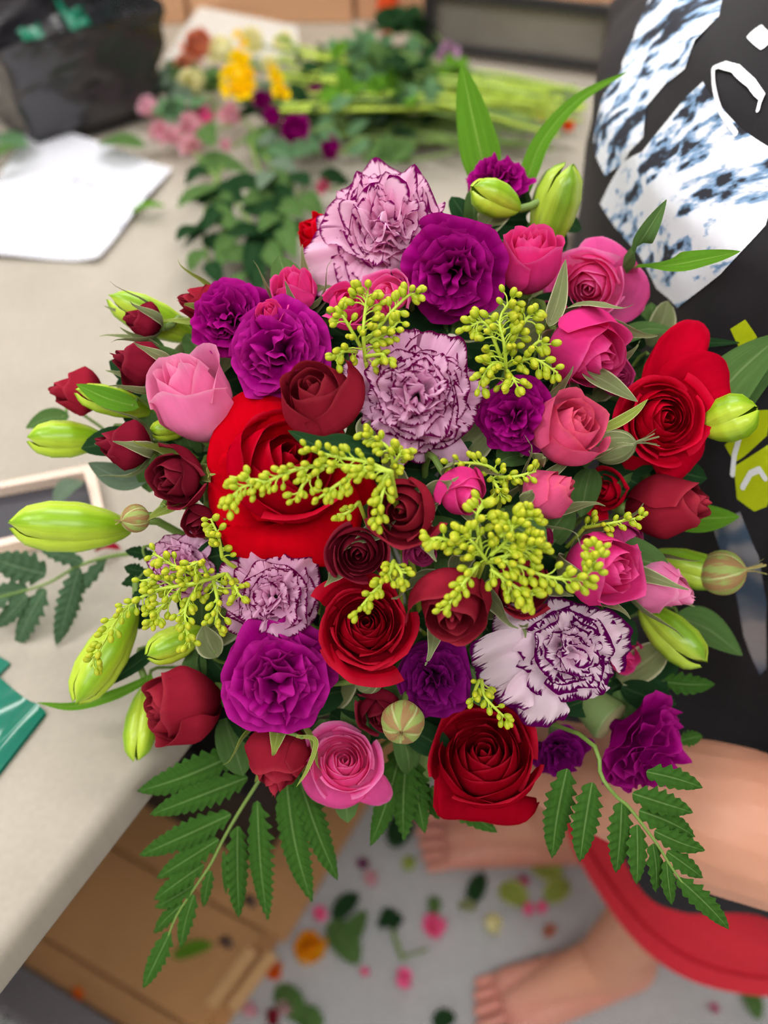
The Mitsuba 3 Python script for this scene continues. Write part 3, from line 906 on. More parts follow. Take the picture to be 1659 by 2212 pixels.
def blade(label, pts, wpx, d, nrm=(0, 0, 1), m='m_blade', fold=.3, shape='blade', nseg=22, name='lily_leaf', stem=True, group=None, cat='leaf'):
    """a lily leaf: pixel path foot to tip"""
    k = thing(name, label, cat, group)
    q = [at(p[0], p[1], d + (p[2] if len(p) > 2 else 0) / 1000) for p in pts]
    mm, uv = leaf_strip(q, wpx / 2 * d / FPX, unit(nrm[0] * RT + nrm[1] * UP - nrm[2] * FW), nseg, 7, fold, shape=shape)
    part(k, 'blade', mm, m, True, uv)
    if stem:
        n = unit(q[1] - q[0])
        part(k, 'stalk', tube(spline([q[0] + n * .004, q[0] - n * .008 + FW * .02, q[0] * .5 + BIND * .5 + FW * .03, BIND + AXIS * .04], 12), .0012, 5), 'm_stem', True, np.zeros((62, 2)))
    return k

# ---------------------------------------------------------------- the person
def skin_fn(p, n, uv):
    c = mix(rgb(214, 158, 132), rgb(196, 134, 108), fbm(p.x * 14, p.y * 14, p.z * 14, 4))
    low = smoothstep(0.10, 0.02, p.z)
    return mix(c, mix(rgb(206, 150, 134), rgb(212, 130, 122), fbm(p.x * 40, p.y * 40, p.z * 40, 2)), low * 0.8)


mat('m_skin', proc(skin_fn), 0.5, 0.35)
mat('m_nail', rgb(224, 170, 160), 0.3, 0.5)
mat('m_hair', rgb(52, 38, 30), 0.5, 0.4)


def hull(*balls):
    return m3.Manifold.batch_hull([m3.Manifold.sphere(r, 20).translate([float(x) for x in c]) for c, r in balls])


def limb(*balls):
    return [hull(balls[i], balls[i + 1]) for i in range(len(balls) - 1)]


def body_mesh(parts, edge, it=8):
    m = m3.Manifold.batch_boolean(parts, m3.OpType.Add).refine_to_length(edge).to_mesh()
    t = trimesh.Trimesh(np.array(m.vert_properties[:, :3]), np.array(m.tri_verts), process=True)
    trimesh.smoothing.filter_taubin(t, iterations=it)
    return np.array(t.vertices), np.array(t.faces)


A3 = np.array
person = thing('person', 'person in a black printed shirt and red bottoms holding the bouquet by the table', 'person')
PEL, CH, NK = A3([.42, .65, .80]), A3([.375, .745, 1.08]), A3([.345, .745, 1.25])
SHL, SHR = A3([.37, .55, 1.13]), A3([.37, .93, 1.16])
ELB, WRI, HAN = at(1800, 1842, .715), at(1160, 1640, .765), at(1010, 1560, .775)
bp = []
bp += limb((PEL + [0, .09, 0], .085), (PEL + [0, -.09, 0], .085)) + [hull((PEL + [0, .08, 0], .09), (PEL + [0, -.08, 0], .09), (CH + [0, .09, 0], .085), (CH + [0, -.09, 0], .085))]
bp += [hull((CH + [0, .09, 0], .085), (CH + [0, -.09, 0], .085), (SHL + [0, .05, 0], .055), (SHR + [0, -.05, 0], .055))]
bp += limb((CH, .08), (NK, .052), (NK + [-.03, 0, .09], .05))
HD = NK + A3([-.06, 0, .19])
bp += [hull((HD + [.03, 0, .02], .085), (HD + [-.02, 0, .03], .078), (HD + [-.045, 0, -.06], .045)), hull((HD + [-.095, 0, -.005], .010), (HD + [-.108, 0, -.03], .014), (HD + [-.08, 0, -.03], .016)),
       hull((HD + [-.075, .03, .015], .018), (HD + [-.075, -.03, .015], .018)), hull((HD + [-.078, .018, -.062], .011), (HD + [-.078, -.018, -.062], .011))]
for s in (-1, 1):
    bp += [hull((HD + [.015, s * .083, .015], .012), (HD + [.02, s * .086, -.025], .010))]
# the arm under the bouquet, its hand closed round the stems
bp += limb((SHL, .058), (SHL * .5 + ELB * .5 + A3([.02, -.01, 0]), .050), (ELB, .052), (ELB * .65 + WRI * .35, .054), (WRI, .031))
HX = unit(HAN - WRI)
HZ = AXIS                                                # along the stems
HY = unit(np.cross(HZ, HX))
if HY @ FW < 0:
    HY = -HY
PALM = BIND + HY * .030 - HX * .022
for a in (-.032, -.011, .011, .032):
    bp += limb((WRI, .024), (PALM + HZ * a, .0125))
for a, ln in ((-.032, .92), (-.011, 1.0), (.011, .96), (.032, .80)):
    k0 = PALM + HZ * a
    k1 = BIND + HY * .026 + HX * (.022 * ln) + HZ * a
    k2 = BIND + HX * (.034 * ln) - HY * .004 + HZ * a * .95
    k3 = BIND + HX * .016 - HY * (.027 * ln) + HZ * a * .9
    bp += limb((k0, .0115), (k1, .0100), (k2, .0092), (k3, .0080))
t0 = WRI + HX * .02 - HY * .012
bp += limb((t0, .017), (BIND - HX * .034 - HY * .010 - HZ * .030, .0125), (BIND - HX * .016 - HY * .030 - HZ * .036, .0105), (BIND + HX * .008 - HY * .034 - HZ * .034, .0088))
# the other arm hangs behind
E2, W2 = SHR + A3([.05, .06, -.29]), SHR + A3([-.05, .05, -.52])
bp += limb((SHR, .058), (E2, .043), (W2, .030))
for j in range(4):
    b0 = W2 + A3([-.02 - .01, .0, -.07]) + A3([.018 * (j - 1.5), 0, 0])
    bp += limb((W2, .026), (b0, .012), (b0 + A3([-.012, -.006, -.038]), .009), (b0 + A3([-.022, -.016, -.066]), .008))
bp += limb((W2, .020), (W2 + A3([-.045, -.01, -.045]), .011), (W2 + A3([-.055, -.02, -.08]), .009))
# legs and bare feet
FEET = ((on(1310, 2085, .07), on(1030, 2196, .012), -1), (on(1190, 1790, .07), on(905, 1812, .012), 1))
TOES = []
for (ank, toe, s) in FEET:
    hip = PEL + A3([0, s * .09, -.02])
    knee = hip * .5 + ank * .5 + A3([-.01, 0, -.01])
    calf = knee * .55 + ank * .45 + A3([.022, 0, .0])
    bp += limb((hip, .085), (knee, .056), (calf, .052), (ank + A3([0, 0, .05]), .036), (ank, .038))
    f_ = unit((toe - ank) * [1, 1, 0])
    l_ = A3([-f_[1], f_[0], 0])
    heel = A3([ank[0], ank[1], .032]) - f_ * .045
    ln = np.linalg.norm((toe - ank)[:2])
    ball = A3([ank[0], ank[1], 0]) + f_ * (ln * .70)
    bp += [hull((heel, .031), (A3([ank[0], ank[1], .045]), .038), (ball + l_ * .027 + Z * .020, .019), (ball - l_ * .027 + Z * .022, .021)),
           hull((ank + A3([0, 0, .02]), .036), (ball + Z * .03, .020), (heel + Z * .02, .03))]
    for j, (o, lt, r) in enumerate(((-.034, 1.0, .0118), (-.0115, .96, .0084), (.0065, .88, .0080), (.023, .78, .0076), (.038, .66, .0070))):
        o = o * (1 if s < 0 else -1) * -1
        tip = A3([ank[0], ank[1], 0]) + f_ * (ln * (.70 + .30 * lt)) + l_ * o * 1.12
        mid = ball + l_ * o * 1.06 + f_ * .018 * lt
        bp += limb((ball + l_ * o * .85 + Z * .018, r * 1.2), (mid + Z * (r + .008), r), (tip + Z * (r + .001), r * 1.06))
        TOES.append((tip + Z * (2 * r + .0012) - f_ * .002, f_, l_, r))
part(person, 'body', body_mesh(bp, .0045, 6), 'm_skin', True)
for q, f_, l_, r in TOES:
    gx, gy = np.meshgrid(np.linspace(-1, 1, 6), np.linspace(-1, 1, 6), indexing='ij')
    P = q + f_ * (gx * r * .7 + .001)[..., None] + l_ * (gy * r * .72)[..., None] + Z * (-.0035 * (gx > .5) - .0022 * gy ** 2)[..., None]
    part(person, 'toenail', grid(P), 'm_nail', True)
part(person, 'hair', body_mesh([hull((HD + [.045, 0, .03], .090), (HD + [.0, 0, .055], .085)), hull((HD + [.06, 0, .02], .085), (HD + [.07, 0, -.09], .06))], .012, 6), 'm_hair', True)

# shirt: a loose tube with folds
SZ = np.array([.51, .66, .78, .90, 1.02, 1.12, 1.19, 1.235])
SCX = np.array([.425, .425, .400, .370, .352, .350, .355, .36])
SCY = np.array([.645, .655, .690, .730, .765, .775, .765, .75])
SRX = np.array([.26, .225, .200, .188, .178, .175, .145, .07])
SRY = np.array([.255, .255, .265, .280, .295, .295, .235, .09])


def shirt_pt(a, z, off=0.0):
    cx, cy, rx, ry = (np.interp(z, SZ, q) for q in (SCX, SCY, SRX, SRY))
    ca, sa = np.cos(a), np.sin(a)
    fold = .010 * np.sin(9 * a + z * 16) * np.interp(z, [.52, .8, 1.1, 1.24], [1.4, .7, .35, 0]) + .007 * np.sin(5 * a - z * 9 + 1.3)
    w = np.stack([a * 3.2, z * 9, z * 0 + a * 0], -1)
    fold = fold + (meshkit.fbm(w, 3, 5) - .5) * .016 + off
    return np.stack([cx + (rx + fold) * np.sign(ca) * np.abs(ca) ** .72, cy + (ry + fold) * np.sign(sa) * np.abs(sa) ** .82, z], -1)


mat('m_shirt', proc(lambda p, n, uv: mi.Color3f(rgb(33, 31, 35)) * (0.85 + 0.25 * fbm(p.x * 40, p.y * 40, p.z * 40, 3) + 0.08 * noise(p.y * 900, p.z * 900))), 0.75, 0.3, sheen=0.4)
a_, z_ = np.meshgrid(np.linspace(0, 2 * np.pi, 161)[:-1], np.linspace(.51, 1.235, 76), indexing='ij')
sv, sf = grid(shirt_pt(a_, z_), wrap=True)
iv, if_ = grid(shirt_pt(a_[:, :40], z_[:, :40], -.004), wrap=True)
shirt = part(person, 'shirt', join((sv, sf), (iv, if_[:, ::-1])), 'm_shirt', True)


def sleeve(s0, e0, r0, r1, k0, seed):
    t = np.linspace(0, 1, 18)
    path = s0 + (e0 - s0) * (t * k0)[:, None]
    tan = unit(e0 - s0)
    R = frame(tan, [1, 0, 0.1])
    a = np.linspace(0, 2 * np.pi, 49)[:-1]
    r = r0 + (r1 - r0) * t[None] + .010 * (meshkit.fbm(np.stack(np.broadcast_arrays(np.cos(a)[:, None] * 2, np.sin(a)[:, None] * 2, t[None] * 4), -1), 3, seed) - .5)
    P = path[None] + r[..., None] * (np.cos(a)[:, None, None] * R[:, 0] + np.sin(a)[:, None, None] * R[:, 1])
    return grid(P, wrap=True)


part(person, 'sleeve', sleeve(SHL + [0, .03, .02], ELB, .085, .078, .60, 3), 'm_shirt', True)
part(person, 'sleeve', sleeve(SHR + [0, -.03, .02], E2, .085, .078, .72, 4), 'm_shirt', True)

# red bottoms: wide garment down to mid calf with a double stitched hem
mat('m_red_cloth', proc(lambda p, n, uv: mi.Color3f(rgb(206, 40, 56)) * (0.9 + 0.2 * fbm(p.x * 30, p.y * 30, p.z * 30, 3))), 0.8, 0.2, sheen=0.3)


def skirt(z0, z1, off, n=26):
    a, z = np.meshgrid(np.linspace(0, 2 * np.pi, 121)[:-1], np.linspace(z0, z1, n), indexing='ij')
    r = np.interp(z, [.32, .36, .6, .82], [.206, .203, .185, .165]) + off + .004 * np.sin(6 * a + 2) * np.interp(z, [.3, .7], [1, 0])
    P = np.stack([.43 + (r) * np.cos(a), np.interp(z, [.3, .8], [.606, .63]) + r * np.sin(a), z], -1)
    return grid(P, wrap=True)


o_, i_ = skirt(.32, .80, 0), skirt(.32, .80, -.003)
sk = part(person, 'skirt', join(o_, (i_[0], i_[1][:, ::-1])), 'm_red_cloth', True)
part(sk, 'hem_band', join(skirt(.316, .352, .003, 6), (skirt(.316, .352, -.0045, 6)[0], skirt(.316, .352, 0, 6)[1][:, ::-1])), 'm_red_cloth', True)


# worn prints on the shirt: outlines in the shirt's own (angle, height), scaled to metres
def print_fn(lo, hi):
    def fn(p, n, uv):
        s, q = (p.z - p.y * 0.8) * 0.78, (p.z * 0.8 + p.y) * 0.78
        v = 0.5 * fbm(s * 26, q * 62, p.x * 10, 5) + 0.5 * fbm(s * 90, q * 170, 7.0, 5)
        c = mix(rgb(46, 48, 58), rgb(128, 164, 204), smoothstep(lo - 0.07, lo, v))
        c = mix(c, rgb(232, 236, 246), smoothstep(lo - 0.01, hi, v))
        return c
    return proc(fn)


mat('m_print_white', print_fn(0.40, 0.47), 0.7, 0.3)
mat('m_print_worn', print_fn(0.48, 0.56), 0.7, 0.3)
mat('m_print_grey', proc(lambda p, n, uv: mix(rgb(150, 146, 150), rgb(66, 84, 106), smoothstep(0.42, 0.62, fbm(p.z * 22, p.y * 40, 0.0, 3)))), 0.7, 0.3)
mat('m_print_lime', proc(lambda p, n, uv: mi.Color3f(rgb(190, 206, 16)) * (0.85 + 0.25 * fbm(p.z * 40, p.y * 40, 0.0, 3))), 0.6, 0.3)
mat('m_print_ink', rgb(238, 240, 246), 0.7, 0.3)
mat('m_print_dark', rgb(48, 50, 58), 0.7, 0.3)
AS = 0.24


def print_patch(name, poly, m, off, label):
    poly = poly.buffer(0)
    for g_ in getattr(poly, 'geoms', [poly]):
        g_ = g_.segmentize(.006)
        x0, y0, x1, y1 = g_.bounds
        gx, gy = np.meshgrid(np.arange(x0, x1, .006), np.arange(y0, y1, .006))
        inner = [q for q in np.stack([gx.ravel(), gy.ravel()], 1) if g_.buffer(-.002).contains(Point(q))]
        pts = np.vstack([np.array(g_.exterior.coords)[:-1]] + ([np.array(inner)] if inner else []))
        from scipy.spatial import Delaunay
        tri = Delaunay(pts).simplices
        cen_ = pts[tri].mean(1)
        tri = tri[[g_.contains(Point(q)) for q in cen_]]
        P = shirt_pt(pts[:, 0] / AS, pts[:, 1], off)
        nrm = np.cross(P[tri[:, 1]] - P[tri[:, 0]], P[tri[:, 2]] - P[tri[:, 0]])
        out = P[tri].mean(1) - np.array([.36, .72, 0])
        tri = np.where(((nrm * out)[:, :2].sum(1) > 0)[:, None], tri, tri[:, ::-1])
        part(shirt, name, (P, tri), m, True, label=label)


AP = lambda q: Polygon([(a * AS, z) for a, z in q])
AL = lambda q, w: LineString([(a * AS, z) for a, z in q]).buffer(w)
print_patch('worn_print', AP([(2.90, 1.171), (3.012, 1.186), (3.152, 1.205), (3.263, 1.200), (3.313, 1.190), (3.353, 1.1755), (3.313, 1.1615), (3.303, 1.145), (3.375, 1.133), (3.333, 1.110), (3.253, 1.0866), (3.172, 1.0866), (3.142, 1.0912), (3.132, 1.117), (3.122, 1.1404), (3.10, 1.1427), (3.06, 1.1568)]), 'm_print_worn', .0008, 'streaky white print strip')
print_patch('main_print', AP([(3.243, 1.063), (3.323, 1.1076), (3.403, 1.1264), (3.443, 1.1662), (3.483, 1.1802), (3.624, 1.1779), (3.734, 1.1732), (3.87, 1.170), (3.95, 1.160), (3.974, 1.1357), (3.934, 1.1193), (3.884, 1.1006), (3.734, 1.0585), (3.584, 1.050), (3.473, 1.0561), (3.363, 1.0608)]), 'm_print_white', .0008, 'worn white and pale blue print')
print_patch('ink_stroke', AL([(3.764, 1.1849), (3.754, 1.1905), (3.684, 1.1932), (3.5835, 1.1945), (3.52, 1.1925), (3.50, 1.1896), (3.54, 1.1849), (3.64, 1.1755), (3.73, 1.170)], .0017), 'm_print_ink', .0014, 'curved white ink stroke')
print_patch('ink_stroke', AL([(3.493, 1.206), (3.604, 1.206)], .003), 'm_print_ink', .0014, 'white ink bar')
for q in ([(3.974, 1.0725), (4.0145, 1.082), (4.075, 1.075), (4.025, 1.063)], [(4.065, 1.000), (4.115, 1.014), (4.155, 1.033), (4.20, 1.0374), (4.215, 1.021), (4.145, 1.000), (4.115, .993)], [(4.115, .990), (4.225, 1.016), (4.27, .990), (4.255, .974), (4.215, .967), (4.145, .9695)]):
    print_patch('lime_print', AP(q), 'm_print_lime', .0008, 'yellow green print')
for q in ([(4.12, 1.015), (4.11, .998), (4.115, .985)], [(4.16, .980), (4.18, .992), (4.21, .998), (4.235, .994)]):
    print_patch('ink_stroke', AL(q, .0022), 'm_print_ink', .0014, 'grey white ink stroke on the yellow green print')
print_patch('grey_print', AP([(4.065, .939), (4.165, .9625), (4.255, .9367), (4.305, .9016), (4.305, .8407), (4.285, .8337), (4.225, .8665), (4.185, .9063), (4.115, .925)]), 'm_print_grey', .0008, 'blue grey print')

# ---------------------------------------------------------------- the bouquet
def D(x, y, off=0):
    return .565 + .088 * (((x - 850) / 700) ** 2 + ((y - 1100) / 720) ** 2) + off / 1000


GR, GB, GP, GV, GL = 'large red roses', 'burgundy spray roses', 'pink roses', 'purple carnations', 'lavender carnations'
# large red roses
rose('red_rose', 'largest bright red open rose, a lime spray lying across it', 612, 1008, D(600, 1015, 2), 268, 55, 30, 'm_red_inner', 13, 1.35, (.5, .92), GR, 3, nu=17, ns=15, h_out=.9, w_out=1.3, roll_amt=.35, drop=.22, extra_m='m_red',
     extra=(([(650, 1060, D(600, 1015, 50)), (560, 975, D(600, 1015, 14)), (530, 840, D(600, 1015, 16))], 260, (-.4, .4, 1), .34),
            ([(640, 1060, D(600, 1015, 52)), (530, 1070, D(600, 1015, 20)), (440, 1075, D(600, 1015, 24))], 240, (-.7, -.1, 1), .30),
            ([(650, 1050, D(600, 1015, 54)), (630, 1150, D(600, 1015, 14)), (640, 1240, D(600, 1015, 26))], 330, (-.1, -.6, 1), .30),
            ([(650, 1030, D(600, 1015, 52)), (730, 1100, D(600, 1015, 22)), (812, 1140, D(600, 1015, 30))], 230, (.4, -.4, 1), .28)))
rose('red_rose', 'crimson rose with many tight petals below the burgundy bloom, opened flat', 790, 1352, D(790, 1352, 0), 262, 80, 12, 'm_deep_red', 32, .95, (.60, 1.15), GR, 8, nu=15, ns=14, h_out=.75, w_out=.8, roll_amt=.7)
rose('red_rose', 'deep red rose at the bottom of the bouquet with a broad drooping lower petal', 1045, 1640, D(1045, 1640, 0), 262, 85, 22, 'm_deep_red', 26, 1.15, (.60, 1.02), GR, 21, nu=15, ns=14, h_out=.85, roll_amt=.3,
     extra=(([(1050, 1620, D(1045, 1640, 45)), (1045, 1720, D(1045, 1640, 14)), (1032, 1797, D(1045, 1640, 22))], 250, (0, -.5, 1), .35),
            ([(1040, 1620, D(1045, 1640, 50)), (985, 1570, D(1045, 1640, 30)), (945, 1530, D(1045, 1640, 34))], 130, (-.3, .3, 1), .2)))
rose('red_rose', 'crimson rose with two spread petals beside the round lily bud', 1432, 905, D(1432, 905, -20), 235, 10, 18, 'm_crimson', 24, 1.0, (.55, 1.15), GR, 31, nu=15, ns=14, h_out=.75,
     extra=(([(1420, 900, D(1432, 905, 16)), (1455, 790, D(1432, 905, -6)), (1520, 692, D(1432, 905, 0))], 130, (.2, .3, 1), .28),
            ([(1420, 900, D(1432, 905, 12)), (1510, 830, D(1432, 905, -10)), (1588, 800, D(1432, 905, -4))], 160, (.3, .2, 1), .22),
            ([(1430, 900, D(1432, 905, 16)), (1460, 970, D(1432, 905, -4)), (1500, 1020, D(1432, 905, 0))], 150, (.2, -.3, 1), .28),
            ([(1430, 900, D(1432, 905, 16)), (1390, 960, D(1432, 905, -4)), (1370, 1022, D(1432, 905, 0))], 120, (-.2, -.3, 1), .28)))
rose('red_rose', 'small red rose peeping out behind the topmost lavender carnation', 680, 505, D(680, 505, 30), 96, 150, 55, 'm_red', 10, 1.5, (.4, .8), GR, 41, nu=9, ns=8)
rose('red_rose', 'red rose with one rolled petal between salmon bud and burgundy bud', 1310, 1062, D(1310, 1062, 34), 128, 170, 30, 'm_crimson', 12, 1.2, (.6, 1.1), GR, 43, nu=11, ns=10, roll_amt=.8)

# burgundy spray roses
rose('burgundy_rose', 'burgundy rose above the largest red rose, half open and round', 690, 862, D(690, 862, -8), 190, 120, 36, 'm_burgundy', 10, 1.5, (.5, .74), GB, 51, h_out=1.0, roll_amt=.25, belly=1.04, w_out=1.35, drop=.18)
rose('burgundy_rose', 'burgundy rose with a dark star shaped mouth in the middle of the bouquet', 872, 1102, D(872, 1102, -10), 162, 200, 16, 'm_burgundy', 11, 1.2, (.5, .84), GB, 53, sepals=4, sep_len=.9, sep_spread=.45, w_out=1.3, drop=.22)
rose('burgundy_rose', 'darkest wine rose below the star mouthed bloom, ruffled edges', 776, 1192, D(776, 1192, -2), 158, 250, 14, 'm_dark_burgundy', 17, 1.1, (.6, 1.05), GB, 55, sepals=2, sep_len=.9, sep_spread=.4)
rose('burgundy_rose', 'burgundy rose opening downwards between crimson rose and bicolour carnation', 978, 1300, D(978, 1300, -14), 178, 268, 40, 'm_burgundy', 9, 1.6, (.45, .92), GB, 57, h_out=1.0, roll_amt=.25, sepals=4, sep_len=.9, sep_spread=.5, w_out=1.4, drop=.18)
rose('burgundy_rose', 'long wine red bud pointing sideways below the crimson rose', 1440, 1090, D(1440, 1090, 0), 148, 4, 62, 'm_burgundy', 11, 2.5, (.25, .62), GB, 59, h_out=.9, roll_amt=.3, w_out=1.5, drop=.16)
rose('burgundy_rose', 'burgundy rose half hidden under the biggest lime spray', 1130, 1270, D(1130, 1270, 10), 132, 300, 20, 'm_burgundy', 12, 1.2, (.5, .85), GB, 61, sepals=4, sep_len=.9, sep_spread=.5, w_out=1.4, drop=.18)
rose('burgundy_rose', 'large wine rose lying on its side beside the magenta carnation', 400, 1520, D(400, 1520, 0), 182, 196, 62, 'm_burgundy', 14, 1.75, (.35, .80), GB, 63, h_out=1.0, roll_amt=.45, w_out=1.4, drop=.16)
rose('burgundy_rose', 'wine rose hanging head down under the magenta carnation', 602, 1636, D(602, 1636, -4), 150, 262, 66, 'm_burgundy', 11, 2.1, (.25, .60), GB, 65, sepals=5, sep_len=.75, sep_spread=.30, sep_m='m_sepal_green', w_out=1.5, drop=.16)
rose('burgundy_rose', 'smooth burgundy bud at the outer left end of the bouquet', 164, 848, D(168, 848, -6), 112, 172, 66, 'm_burgundy', 6, 2.1, (.25, .42), GB, 67, w_out=1.5, drop=.15)
rose('burgundy_rose', 'burgundy bud in pale sepals beside the pale pink rose', 300, 786, D(300, 786, -14), 122, 160, 60, 'm_dark_burgundy', 6, 2.1, (.25, .42), GB, 69, sepals=4, sep_len=.9, sep_spread=.22, w_out=1.5, drop=.15)
rose('burgundy_rose', 'small burgundy bud with long wispy sepals, highest on its side', 306, 694, D(312, 694, -10), 82, 165, 60, 'm_dark_burgundy', 6, 2.1, (.25, .42), GB, 71, sepals=5, sep_len=1.25, sep_spread=.45, w_out=1.5, drop=.15)
rose('burgundy_rose', 'burgundy bud lying over the lime lily bud tip', 266, 962, D(268, 962, -18), 118, 168, 64, 'm_dark_burgundy', 6, 2.1, (.25, .42), GB, 73, sepals=4, sep_len=.85, sep_spread=.15, w_out=1.5, drop=.15)
rose('burgundy_rose', 'loose wine rose between the pale pink rose and the closed green bud', 382, 1034, D(382, 1036, -2), 154, 195, 40, 'm_dark_burgundy', 13, 1.4, (.5, .95), GB, 75, sepals=3, sep_len=1.0, sep_spread=.4, sep_m='m_sepal_green')
rose('burgundy_rose', 'small dark wine rose tucked against the largest red rose', 432, 1126, D(432, 1126, 14), 96, 240, 40, 'm_dark_burgundy', 10, 1.4, (.5, .9), GB, 77, sepals=3, sep_len=1.0, sep_spread=.5, sep_m='m_sepal_green')
rose('burgundy_rose', 'wine bud behind the upper purple carnation with a pointed petal', 430, 656, D(436, 656, 6), 92, 165, 62, 'm_burgundy', 9, 2.0, (.3, .7), GB, 79, sepals=3, sep_len=1.2, sep_spread=.6, sep_m='m_sepal_green')
rose('burgundy_rose', 'dark wine rose in the shade behind the round reddish bud', 822, 1535, D(822, 1535, 22), 112, 260, 35, 'm_dark_burgundy', 11, 1.5, (.45, .85), GB, 81)

# pink roses
rose('pink_rose', 'pale pink rose seen from the side beside the burgundy buds', 416, 866, D(418, 862, -2), 196, 118, 54, 'm_pale_pink', 12, 2.3, (.42, .95), GP, 91, h_out=.9, roll_amt=.5, w_out=1.35, drop=.22)
rose('pink_rose', 'hot pink rose with folded lower petals at the bottom of the bouquet', 742, 1648, D(742, 1648, -4), 186, 70, 15, 'm_rose_pink', 24, 1.05, (.58, 1.1), GP, 93, nu=15, ns=12, h_out=.8,
     extra=(([(740, 1640, D(742, 1648, 36)), (725, 1690, D(742, 1648, 10)), (710, 1752, D(742, 1648, 14))], 165, (-.1, -.5, 1), .3),
            ([(750, 1640, D(742, 1648, 36)), (790, 1690, D(742, 1648, 12)), (838, 1738, D(742, 1648, 16))], 95, (.3, -.5, 1), .3)))
rose('pink_rose', 'large pink rose with one broad pale petal before the printed shirt', 1275, 618, D(1275, 618, 2), 180, 235, 18, 'm_rose_pink', 20, 1.05, (.55, 1.08), GP, 95, h_out=.85,
     extra=(([(1290, 650, D(1275, 618, 34)), (1305, 590, D(1275, 618, 12)), (1296, 508, D(1275, 618, 10))], 170, (.1, .3, 1), .22),
            ([(1290, 660, D(1275, 618, 36)), (1350, 630, D(1275, 618, 16)), (1372, 560, D(1275, 618, 14))], 120, (.3, .1, 1), .22),
            ([(1280, 640, D(1275, 618, 36)), (1225, 620, D(1275, 618, 16)), (1192, 580, D(1275, 618, 16))], 110, (-.3, .1, 1), .25)))
rose('pink_rose', 'upright hot pink bud under the paired lily buds', 1140, 570, D(1138, 572, -12), 138, 82, 46, 'm_hot_pink', 14, 2.2, (.42, .92), GP, 97, h_out=1.0, roll_amt=.35, w_out=1.35, drop=.2)
rose('pink_rose', 'hot pink rose with a swirled mouth below the large pink rose', 1262, 752, D(1262, 752, -14), 186, 330, 46, 'm_hot_pink', 13, 1.7, (.35, .82), GP, 99, h_out=.95, roll_amt=.4, sepals=4, sep_len=1.1, sep_spread=.5, sep_a0=20, w_out=1.35, drop=.2)
rose('pink_rose', 'small mauve pink bud next to the crimson rose', 1330, 816, D(1330, 816, 0), 84, 10, 30, 'm_mauve_pink', 9, 1.6, (.4, .75), GP, 101, sepals=3, sep_len=1.3, sep_spread=.7)
rose('pink_rose', 'salmon pink half open rose beside the closed green bud', 1222, 932, D(1222, 932, -14), 166, 38, 40, 'm_salmon', 14, 1.75, (.42, .92), GP, 103, h_out=1.0, roll_amt=.35, sepals=3, sep_len=.9, sep_spread=.4, w_out=1.35, drop=.2)
rose('pink_rose', 'pink bud with a tight swirl in the middle above the biggest lime spray', 1000, 1064, D(1000, 1064, -12), 122, 320, 38, 'm_hot_pink', 10, 1.7, (.3, .66), GP, 105, sepals=4, sep_len=.85, sep_spread=.4, w_out=1.4, drop=.16)
rose('pink_rose', 'smooth closed salmon bud resting on open sepals', 1190, 1066, D(1190, 1066, -14), 124, 28, 58, 'm_salmon', 9, 2.0, (.25, .5), GP, 107, sepals=5, sep_len=1.0, sep_spread=.75, w_out=1.6, drop=.14)
rose('pink_rose', 'pink rose at the tip of the biggest lime spray, mouth turned sideways', 1290, 1222, D(1290, 1222, -10), 164, 350, 46, 'm_hot_pink', 13, 1.8, (.38, .85), GP, 109, h_out=1.0, roll_amt=.35, sepals=3, sep_len=.9, sep_spread=.4, w_out=1.35, drop=.2)
rose('pink_rose', 'light pink bud with a ragged tip over the yellow green lily bud', 1430, 1268, D(1430, 1268, -8), 122, 338, 66, 'm_pale_pink', 9, 2.4, (.28, .45), GP, 111, sepals=4, sep_len=.95, sep_spread=.25, w_out=1.5, drop=.16)
rose('pink_rose', 'little mauve rose between the wine rose and the biggest lime spray', 910, 1192, D(910, 1192, 4), 84, 280, 20, 'm_mauve_pink', 11, 1.2, (.5, .9), GP, 113)
rose('pink_rose', 'little mauve rose half covered by the biggest lime spray', 1166, 1166, D(1166, 1166, 6), 72, 30, 25, 'm_mauve_pink', 10, 1.3, (.5, .85), GP, 115)
rose('pink_rose', 'dusky pink rose squeezed under the long wine red bud', 1350, 1162, D(1350, 1162, 20), 96, 330, 40, 'm_mauve_pink', 10, 1.5, (.45, .85), GP, 117)
rose('pink_rose', 'coral pink bud behind the broad white tip of the topmost carnation', 640, 625, D(640, 625, 4), 108, 105, 52, 'm_hot_pink', 11, 1.9, (.4, .85), GP, 119, sepals=4, sep_len=1.2, sep_spread=.3)
rose('pink_rose', 'small coral pink bud between two purple carnations', 584, 676, D(584, 676, -24), 72, 110, 30, 'm_hot_pink', 10, 1.5, (.5, .9), GP, 121)
rose('pink_rose', 'pink rose behind the lime spray under the topmost carnation', 748, 662, D(748, 662, -2), 112, 60, 30, 'm_hot_pink', 11, 1.4, (.5, .9), GP, 123)
rose('pink_rose', 'light pink rose pressed between topmost carnation and purple carnation', 842, 640, D(842, 640, 0), 130, 130, 30, 'm_rose_pink', 11, 1.4, (.5, 1.0), GP, 125)
rose('pink_rose', 'pink rose hidden behind the white and purple carnation', 1345, 1415, D(1345, 1415, 34), 110, 320, 45, 'm_hot_pink', 9, 1.5, (.5, 1.0), GP, 127, nu=9, ns=8)
rose('pink_rose', 'pink rose in the shade under the large pink rose', 1195, 690, D(1195, 690, 30), 110, 160, 30, 'm_mauve_pink', 9, 1.5, (.5, .9), GP, 129, nu=9, ns=8)

